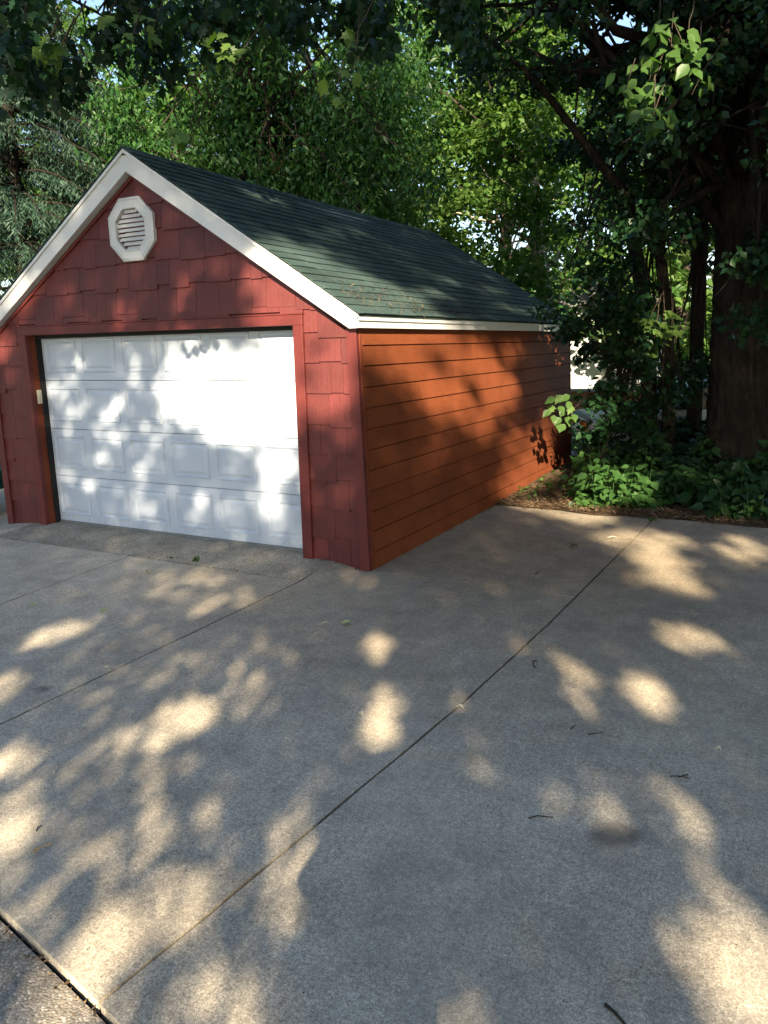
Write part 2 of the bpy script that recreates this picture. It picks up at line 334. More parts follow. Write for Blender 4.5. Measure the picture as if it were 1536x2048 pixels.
# sheathing body behind the cladding
b = MB(); b.prism([(-GW+.03, -.04), (-4.335, -.04), (-4.335, 2.26), (-.575, 2.26), (-.575, -.04), (-.03, -.04), (-.03, GH+.06), (XM, RZ-.22), (-GW+.03, GH+.06)], 'y', .022, .06)
part(b.warp(leanw), 'front_sheathing', M['redtrim'])
b = MB(); b.box((-.06, .06, -.04), (-.025, GL-.03, GH+.04)); part(b.warp(lean), 'side_sheathing', M['sidetrim'])
b = MB(); b.box((-GW+.0, .06, -.04), (-GW+.04, GL-.03, GH+.04)); part(b, 'side_sheathing', M['sidetrim'])
b = MB(); b.prism([(-GW+.03, -.04), (-.06, -.04), (-.06, GH+.04), (XM, RZ-.16), (-GW+.03, GH+.04)], 'y', GL-.05, GL-.01); part(b, 'back_wall', M['sidetrim'])

# shakes: staggered rows, each one a board of its own, clipped by the rake and the casing
rows = [-.06, .278, .535, .795, 1.057, 1.312, 1.575, 1.835, 2.087, 2.325, 2.582, 2.84, 3.10, 3.365, 3.63]
def clip_poly(poly, a, b_, c):       # keep a*x+b*z<=c
    out = []
    for i in range(len(poly)):
        p, q = poly[i], poly[(i+1) % len(poly)]; dp, dq = a*p[0]+b_*p[1]-c, a*q[0]+b_*q[1]-c
        if dp <= 0: out.append(p)
        if dp*dq < 0: t_ = dp/(dp-dq); out.append((p[0]+t_*(q[0]-p[0]), p[1]+t_*(q[1]-p[1])))
    return out
def shakes(xa, xb, zlo, ztop, seed):
    r = random.Random(seed); x = xa
    while x < xb-.02:
        wd = r.choice([.13, .16, .19, .22, .24, .28, .31]); x2 = min(xb, x+wd)
        if xb-x2 < .05: x2 = xb
        bot = zlo + r.choice([-.026, -.016, -.006, .006, .014, .024])
        poly = [(x+.0015, bot), (x2-.0015, bot), (x2-.0015, ztop), (x+.0015, ztop)]
        for s in (1, -1):      # rake: z <= RZ-.2 - SL*|x-XM|
            poly = clip_poly(poly, s*SL, 1, RZ-.225+s*SL*XM)
            if len(poly) < 3: break
        if len(poly) >= 3:
            n_ = len(poly); vs = []
            for x_, z_ in poly:
                tz = (z_-zlo)/.30; vs.append((x_, -.013+.019*min(1.2, max(-.1, tz)), z_))
            vs += [(x_, .021, z_) for x_, z_ in poly]
            mb = MB().add(vs, [tuple(range(n_)), tuple(range(2*n_-1, n_-1, -1))] + [(i, n_+i, n_+(i+1) % n_, (i+1) % n_) for i in range(n_)])
            part(mb.warp(leanw), 'shake', M['red'])
        x = x2
CAS = .105
for i in range(len(rows)-1):
    lo, hi = rows[i], rows[i+1]+.02
    if i < 8: shakes(-.681+CAS, -.10, lo, hi, 100+i); shakes(-GW+.10, -4.228-CAS, lo, hi, 200+i)
    elif i == 8: shakes(-.681+CAS, -.02, lo, hi, 100+i); shakes(-GW+.02, -4.228-CAS, lo, hi, 200+i); shakes(-4.228-CAS, -.681+CAS, 2.272, hi, 310+i)
    else: shakes(-GW, 0, lo, hi, 300+i)
# casing round the door opening, corner boards
OT = 2.176
part(MB().box((-.681, -.03, -.04), (-.681+CAS, .021, OT)).warp(leanw), 'door_casing', M['redtrim'], bevel=.004)
part(MB().box((-4.228-CAS, -.03, -.04), (-4.228, .021, OT)), 'door_casing', M['redtrim'], bevel=.004)
part(MB().box((-4.228-CAS, -.03, OT), (-.681+CAS, .021, OT+.092)), 'door_header', M['redtrim'], bevel=.004)
part(MB().box((-4.228-CAS-.005, -.038, OT+.092), (-.681+CAS+.005, .021, OT+.106)), 'header_cap', M['redtrim'], bevel=.003)
part(MB().box((-.10, -.028, -.04), (0, .021, GH-.005)).warp(lean), 'corner_board', M['redtrim'], bevel=.004)
part(MB().box((-GW, -.028, -.04), (-GW+.10, .021, GH+.02)), 'corner_board', M['redtrim'], bevel=.004)
part(MB().box((-.024, .023, -.04), (.004, .072, GH-.005)).warp(lean), 'corner_board', M['sidetrim'], bevel=.003)
part(MB().box((-.024, GL-.06, -.04), (.004, GL, GH-.005)).warp(lean), 'corner_board', M['sidetrim'], bevel=.003)
# door frame reveal
for s, x in ((1, -4.228), (-1, -.681)):
    part(MB().box((min(x, x-.03*s), .0225, -.03), (max(x, x-.03*s), .10, OT)), 'jamb', M['sidetrim'])
    part(MB().box((min(x-.02*s, x+.012*s), .1005, -.03), (max(x-.02*s, x+.012*s), .168, OT)), 'weather_seal', M['dark'])
part(MB().box((-4.22, .0225, OT+.001), (-.69, .16, OT+.03)), 'head_jamb', M['dark'])  # shade of the gap under the header is put into this black
part(MB().box((-4.215, .10, OT-.035), (-.69, .164, OT+.0005)), 'weather_seal', M['dark'])
part(MB().box((-4.28, .215, -.03), (-.63, .24, 2.4)), 'inner_dark', M['void'])
# overhead door: four sections of six raised panels
door = empty('garage_door', (-2.455, .19, .06)); door.parent = garage; door.matrix_parent_inverse = Matrix.Translation(-Vector(garage.location)); door['label'] = 'white sectional overhead door with raised panels'
DZ = [.075, .605, 1.145, 1.685, 2.22]; DX0, DX1 = -4.228, -.681; YD = .17
def dpart(mb, name, mat, **k):
    o = mb.build(name, mat, None, **k); o.parent = door; o.matrix_parent_inverse = Matrix.Translation(-Vector(door.location)); return o
def raised(w_, h_):
    prof = [(0, -.0005), (.006, -.010), (.017, -.0105), (.025, .003), (.038, .0035), (.068, -.007), (.074, -.0075)]
    mb = MB(); ring = []
    for o_, d_ in prof: ring.append([(-w_/2+o_, d_, -h_/2+o_), (w_/2-o_, d_, -h_/2+o_), (w_/2-o_, d_, h_/2-o_), (-w_/2+o_, d_, h_/2-o_)])
    vs = [v for r_ in ring for v in r_]; fs = []
    for i in range(len(ring)-1):
        for j in range(4): a_ = i*4+j; b_ = i*4+(j+1) % 4; fs.append((a_, b_, b_+4, a_+4))
    L = (len(ring)-1)*4; fs.append((L, L+1, L+2, L+3)); return mb.add(vs, fs)
pw, ph = .495, .375; rp = raised(pw, ph).mesh('raised_panel'); pitch = (DX1-DX0)/6
for i in range(4):
    z0, z1 = DZ[i], DZ[i+1]; zc = (z0+z1)/2+.005
    mb = MB()                       # plate with six openings for the panels, lipped edges
    xs_ = [DX0]+[v for k in range(6) for v in (DX0+(k+.5)*pitch-pw/2, DX0+(k+.5)*pitch+pw/2)]+[DX1]; zs_ = [z0+.003, zc-ph/2, zc+ph/2, z1-.003]
    V = [(x, YD, z) for z in zs_ for x in xs_]; nx = len(xs_)
    F = [(j*nx+k, j*nx+k+1, (j+1)*nx+k+1, (j+1)*nx+k) for j in range(3) for k in range(nx-1) if not (j == 1 and k % 2 == 1)]
    mb.add(V, F)
    for z_, zz in ((z0+.003, z0-.003), (z1-.003, z1+.003)): mb.add([(DX0, YD, z_), (DX1, YD, z_), (DX1, YD+.02, z_), (DX0, YD+.02, z_)], [(0,1,2,3)])
    mb.add([(DX0, YD+.03, z0-.01), (DX1, YD+.03, z0-.01), (DX1, YD+.03, z1+.01), (DX0, YD+.03, z1+.01)], [(0,1,2,3)])
    dpart(mb, 'door_section', M['door'])
    for k in range(6):
        o = bpy.data.objects.new('raised_panel', rp); COL.objects.link(o)
        if not len(rp.materials): rp.materials.append(M['panel'])
        o.parent = door; o.matrix_parent_inverse = Matrix.Translation(-Vector(door.location)); o.location = (DX0+(k+.5)*pitch, YD, zc)
dpart(MB().box((DX0+.005, YD-.012, .052), (DX1-.005, YD+.03, .076)), 'bottom_seal', plain('grey_seal', (.16, .165, .16), .7))
# side lap siding: twelve courses, two boards each, butt joints staggered
bz = [-.04, .156, .349, .532, .717, .90, 1.083, 1.268, 1.451, 1.633, 1.812, 1.99, GH]
jo = [2.2, 3.9, 4.75, 1.6, 3.3, 5.2, 2.7, 4.3, 1.2, 2.05, 2.6, 3.0]
for i in range(12):
    z0, z1 = bz[i]+.005, bz[i+1]-.006; j = jo[i]
    for y0, y1 in ((.074, j-.002), (j+.002, GL-.062)):
        ja, jb = rnd.uniform(-.003, .003), rnd.uniform(-.003, .003); V = [(.009, y0, z0+ja), (.009, y1, z0+jb), (-.004, y1, z1), (-.004, y0, z1), (-.0245, y0, z0-.008), (-.0245, y1, z0-.008), (-.0245, y1, z1-.004), (-.0245, y0, z1-.004)]
        part(MB().add(V, [(0,1,2,3), (4,7,6,5), (0,4,5,1), (3,2,6,7), (0,3,7,4), (1,5,6,2)]).warp(lean), 'siding_board', M['side'])
for z0 in [.0+.183*i for i in range(12)]:
    V = [(-GW-.008, .02, z0), (-GW-.008, GL, z0), (-GW+.01, GL, z0+.2), (-GW+.01, .02, z0+.2), (-GW+.02, .02, z0), (-GW+.02, GL, z0), (-GW+.02, GL, z0+.2), (-GW+.02, .02, z0+.2)]
    part(MB().add(V, [(3,2,1,0), (5,6,7,4), (1,5,4,0), (7,6,2,3), (4,7,3,0), (2,6,5,1)]), 'siding_board', M['side'])
# gable vent: octagon frame, slats
vent = empty('gable_vent', (-2.51, -.03, 3.135)); vent.parent = garage; vent.matrix_parent_inverse = Matrix.Translation(-Vector(garage.location)); vent['label'] = 'white octagonal louvred vent'
def vpart(mb, name, mat, **k):
    o = mb.build(name, mat, None, **k); o.parent = vent; o.matrix_parent_inverse = Matrix.Translation(-Vector(vent.location)); return o
VC = (-2.51, 3.135)
def octo(r): return [(VC[0]+r*a, VC[1]+r*b_) for a, b_ in ((-.435, -1), (.435, -1), (1, -.435), (1, .435), (.435, 1), (-.435, 1), (-1, .435), (-1, -.435))]
mb = MB(); rings = [(.292, .012), (.292, -.036), (.27, -.046), (.262, -.040), (.205, -.040), (.197, -.046), (.19, -.046), (.19, .012)]
vs = [(x, d_, z) for r_, d_ in rings for x, z in octo(r_)]
mb.add(vs, [(i*8+j, i*8+(j+1) % 8, i*8+8+(j+1) % 8, i*8+8+j) for i in range(len(rings)-1) for j in range(8)]); vpart(mb, 'vent_frame', M['vent'])
mb = MB().add([(x, .006, z) for x, z in octo(.2)], [tuple(range(8))]); vpart(mb, 'vent_screen', M['void'])
for k in range(9):
    zc = VC[1]-.19+.0424*(k+.5); hw = lambda z_: .19 if abs(z_-VC[1]) < .0826 else .19-(abs(z_-VC[1])-.0826)
    w1 = max(.06, min(hw(zc-.02), hw(zc+.02)))-.001
    mb = MB().add([(VC[0]-w1, -.030, zc-.017), (VC[0]+w1, -.030, zc-.017), (VC[0]+w1, -.008, zc+.016), (VC[0]-w1, -.008, zc+.016),
                   (VC[0]-w1, -.026, zc-.020), (VC[0]+w1, -.026, zc-.020), (VC[0]+w1, -.004, zc+.013), (VC[0]-w1, -.004, zc+.013)],
                  [(0,1,2,3), (4,7,6,5), (0,4,5,1), (3,2,6,7), (0,3,7,4), (1,5,6,2)]); vpart(mb, 'vent_slat', M['vent'])
# roof: deck, shingle courses, ridge caps, rake and eave boards
roof = empty('roof', (XM, GL/2, RZ)); roof.parent = garage; roof.matrix_parent_inverse = Matrix.Translation(-Vector(garage.location)); roof['label'] = 'dark green asphalt shingle roof'
def rpart(mb, name, mat, **k):
    o = mb.build(name, mat, None, **k); o.parent = roof; o.matrix_parent_inverse = Matrix.Translation(-Vector(roof.location)); return o
YF, YB = -.095, GL+.06; EX = .035; TH = math.atan(SL); SLEN = math.hypot(EX-XM, SL*(EX-XM))
def rz_(x): return RZ - SL*abs(x-XM)
def sag(y): return -.022*math.sin(math.pi*(y-YF)/(YB-YF))
rpart(MB().prism([(XM, RZ-.012), (EX-.01, rz_(EX-.01)-.012), (EX-.01, rz_(EX)-.055), (XM, RZ-.06), (-GW-EX+.01, rz_(EX)-.055), (-GW-EX+.01, rz_(EX-.01)-.012)], 'y', YF+.02, YB-.02), 'roof_deck', M['white'])
NC = 23; ex_ = SLEN/NC
for side in (1, -1):
    for c_ in range(NC):
        d0 = SLEN - c_*ex_ + (.012 if c_ == 0 else 0); d1 = max(0, SLEN-(c_+1)*ex_-.03)
        y = YF - .05 + (-.9+.333*(c_ % 3) if side == 1 else 0)
        while y < YB-.02:
            wdt = 1.0 if side == 1 else 3.5; ya, yb = max(YF-.022, y+.001), min(YB+.004, y+wdt-.001); y += wdt
            if yb-ya < .03: continue
            mb = MB(); segs = max(1, round((yb-ya)/.333)) if side == 1 else 1; V = []; F = []
            for s_ in range(segs):
                a_, b_ = ya+(yb-ya)*s_/segs+.0015, ya+(yb-ya)*(s_+1)/segs-.0015; lift = .012+.004*rnd.random(); dd = d0 + rnd.uniform(-.004, .004)
                P = []
                for d_, h_ in ((dd, lift), (d1, .003), (d1, -.002), (dd, lift-.006)):
                    for yy in (a_, b_): P.append((XM+side*(d_*math.cos(TH)+h_*math.sin(TH)), yy, RZ-d_*math.sin(TH)+h_*math.cos(TH) + sag(yy)*(1-d_/SLEN)))
                o_ = len(V); V += P; F += [tuple(o_+i for i in f) for f in ((0,1,3,2), (4,5,7,6), (0,6,7,1), (2,3,5,4), (0,2,4,6), (1,7,5,3))]
            rpart(mb.add(V, F), 'shingle', M['shingle'])
y = YF-.01
while y < YB:
    yb = min(YB+.01, y+.29); mb = MB(); V = []
    for yy, h_ in ((y, .022), (yb+.03, .012)):
        for s_, q in ((-1, .14), (-.3, .03), (.3, .03), (1, .14)): V.append((XM+s_*(q if abs(s_) == 1 else .03), yy, RZ - SL*(q if abs(s_) == 1 else .012) + h_ + sag(yy)))
    mb.add(V, [(0,1,5,4), (1,2,6,5), (2,3,7,6), (0,3,2,1)]); rpart(mb, 'ridge_cap', M['shingle']); y += .26
# rake boards (front), with the thin drip strip above
for s in (1, -1):
    xe = .012 if s == 1 else -GW-.012; zt = rz_(.012)
    poly = [(XM, RZ-.046), (xe, zt-.046), (xe, GH-.008), (xe-s*.075, GH-.008), (XM, RZ-.21)]
    rpart(MB().prism(poly if s == 1 else poly[::-1], 'y', YF, YF+.024), 'rake_board', M['white'])
    poly = [(XM, RZ-.012), (xe+s*.012, zt-.020), (xe+s*.012, zt-.05), (XM, RZ-.045)]
    rpart(MB().prism(poly if s == 1 else poly[::-1], 'y', YF-.016, YF+.02), 'drip_edge', M['white'])
    poly = [(XM, RZ-.205), (xe-s*.07, GH+.0), (xe-s*.07, GH+.02), (XM, RZ-.185)]
    rpart(MB().prism(poly if s == 1 else poly[::-1], 'y', YF+.0245, .02), 'rake_soffit', M['white'])
    poly = [(XM, RZ-.225), (xe-s*.06, GH-.02), (xe-s*.085, GH-.04), (XM, RZ-.262)]
    rpart(MB().prism(poly if s == 1 else poly[::-1], 'y', -.022, -.0005), 'frieze_board', M['redtrim'])
    poly = [(XM, RZ-.012), (xe, zt-.03), (xe, GH), (XM, RZ-.2)]
    rpart(MB().prism(poly if s == 1 else poly[::-1], 'y', YB-.03, YB), 'rake_board', M['white'])
    a_, b_ = (xe-.02, xe) if s == 1 else (xe, xe+.02)
    rpart(MB().box((a_, YF+.0245, GH-.006), (b_, YB-.031, zt-.028)), 'fascia', M['white'])
    a_, b_ = (xe-.01, xe+.02) if s == 1 else (xe-.02, xe+.01)
    rpart(MB().box((a_, YF+.022, zt-.034), (b_, YB-.002, zt-.012)), 'eave_edge', M['shingle'])
    a_, b_ = (-.05, xe-.0205) if s == 1 else (xe+.0205, -GW+.05)
    rpart(MB().box((a_, .03, GH+.0), (b_, YB-.04, GH+.012)), 'soffit', M['void'])
# keypad on the left jamb
kp = MB().box((-4.226, .035, 1.43), (-4.195, .085, 1.585)).build('door_keypad', M['beige'], garage, bevel=.008); kp['label'] = 'small beige keypad box on the left door jamb'
# dry needles caught on the shingles
n = 900; cx = rng.choice([.75, 1.15, 1.5, 2.1, 2.7, .3], n) + rng.normal(0, .12, n); dd = np.clip(SLEN - np.abs(rng.normal(.18, .13, n)) - rng.choice([0, 0, .25], n), .2, SLEN-.01)
pp = np.stack([XM+dd*math.cos(TH)+.016*math.sin(TH), cx, RZ-dd*math.sin(TH)+.018], 1)
o = leaf_mesh('roof_litter', pp, .05, (NARROW[0]*np.array([.3, 1, .3]), NARROW[1]), M['straw'], None, droop=.2, flat=.9); tag(o, 'brown needle tufts lying on the green shingles', 'leaf litter', kind='stuff')

# ------------------------------------------------------------------ trees
def limb_path(a, b, sagz=.25, n=6, jit=.08):
    a, b = np.array(a, float), np.array(b, float); L = np.linalg.norm(b-a); P = []
    for i in range(n+1):
        t = i/n; p = a+(b-a)*t; p = p + np.array([0, 0, math.sin(math.pi*t)*sagz*L*.35]) + (rng.normal(0, jit*L*.12, 3) if 0 < i < n else 0); P.append(p)
    return P
def tree(name, label, cat, trunk_pts, trunk_r, bark, clumps, spread, per, size, tmpl, lmat, group=None, droop=.6, flat=.55, k=10, limbs=True, squash=.6, wob=.05, attach=(.35, 1.0), limb_r=.045, face=None, nl=70, lbark=None):
    """clumps: array of crown clump centres; every clump is tied to the trunk by a limb"""
    base = np.array(trunk_pts[0], float); t = empty(name, tuple(base)); tag(t, label, cat, group)
    mb = MB(); mb.tube(trunk_pts, trunk_r, k, True, wob)
    mb.build('trunk', bark, t, smooth=True)
    clumps = np.asarray(clumps, float); TP = np.array(trunk_pts, float)
    if limbs:
        lb = MB()
        for c in clumps[:: max(1, len(clumps)//nl)]:
            q = attach[0]+(attach[1]-attach[0])*rng.random(); f = q*(len(TP)-1); i = min(int(f), len(TP)-2); a = TP[i]+(TP[i+1]-TP[i])*(f-i)
            r0 = min(limb_r, .6*np.interp(q*(len(TP)-1), range(len(TP)), trunk_r)); P = limb_path(a, c, .2)
            lb.tube(P, [r0*(1-.88*j/(len(P)-1)) for j in range(len(P))], 5, True)
            for _ in range(3):       # side twigs
                j = rng.integers(2, len(P)); e = P[j]+rng.normal(0, spread*.8, 3); lb.tube(limb_path(P[j], e, .1, 3), [r0*.25, r0*.2, r0*.14, r0*.07], 4, False)
        lb.build('limbs', lbark or bark, t, smooth=True)
    n = len(clumps)*per; ci = np.repeat(np.arange(len(clumps)), per)
    off = rng.normal(0, 1, (n, 3)); off /= np.linalg.norm(off, axis=1)[:, None]; off *= (rng.random(n)**.5)[:, None]; off[:, 2] *= squash
    sc = spread*rng.uniform(.6, 1.3, len(clumps))[ci]
    pos = clumps[ci]+off*sc[:, None]
    cr = leaf_mesh('crown', pos, size, tmpl, lmat, t, droop=droop, flat=flat, face=face); cr['kind'] = 'stuff'
    return t
def region(n, x0, x1, y0, y1, d0, d1, keep=None):
    P = []
    while len(P) < n:
        x, y = rng.uniform(x0, x1), rng.uniform(y0, y1)
        if keep is None or keep(x, y): P.append(spot(x, y, rng.uniform(d0, d1)))
    return np.array(P)
def up(base, top, n=7, jit=.06):
    a, b = np.array(base, float), np.array(top, float); return [a+(b-a)*i/n+(rng.normal(0, jit, 3)*np.array([1, 1, 0]) if 0 < i < n else 0) for i in range(n+1)]

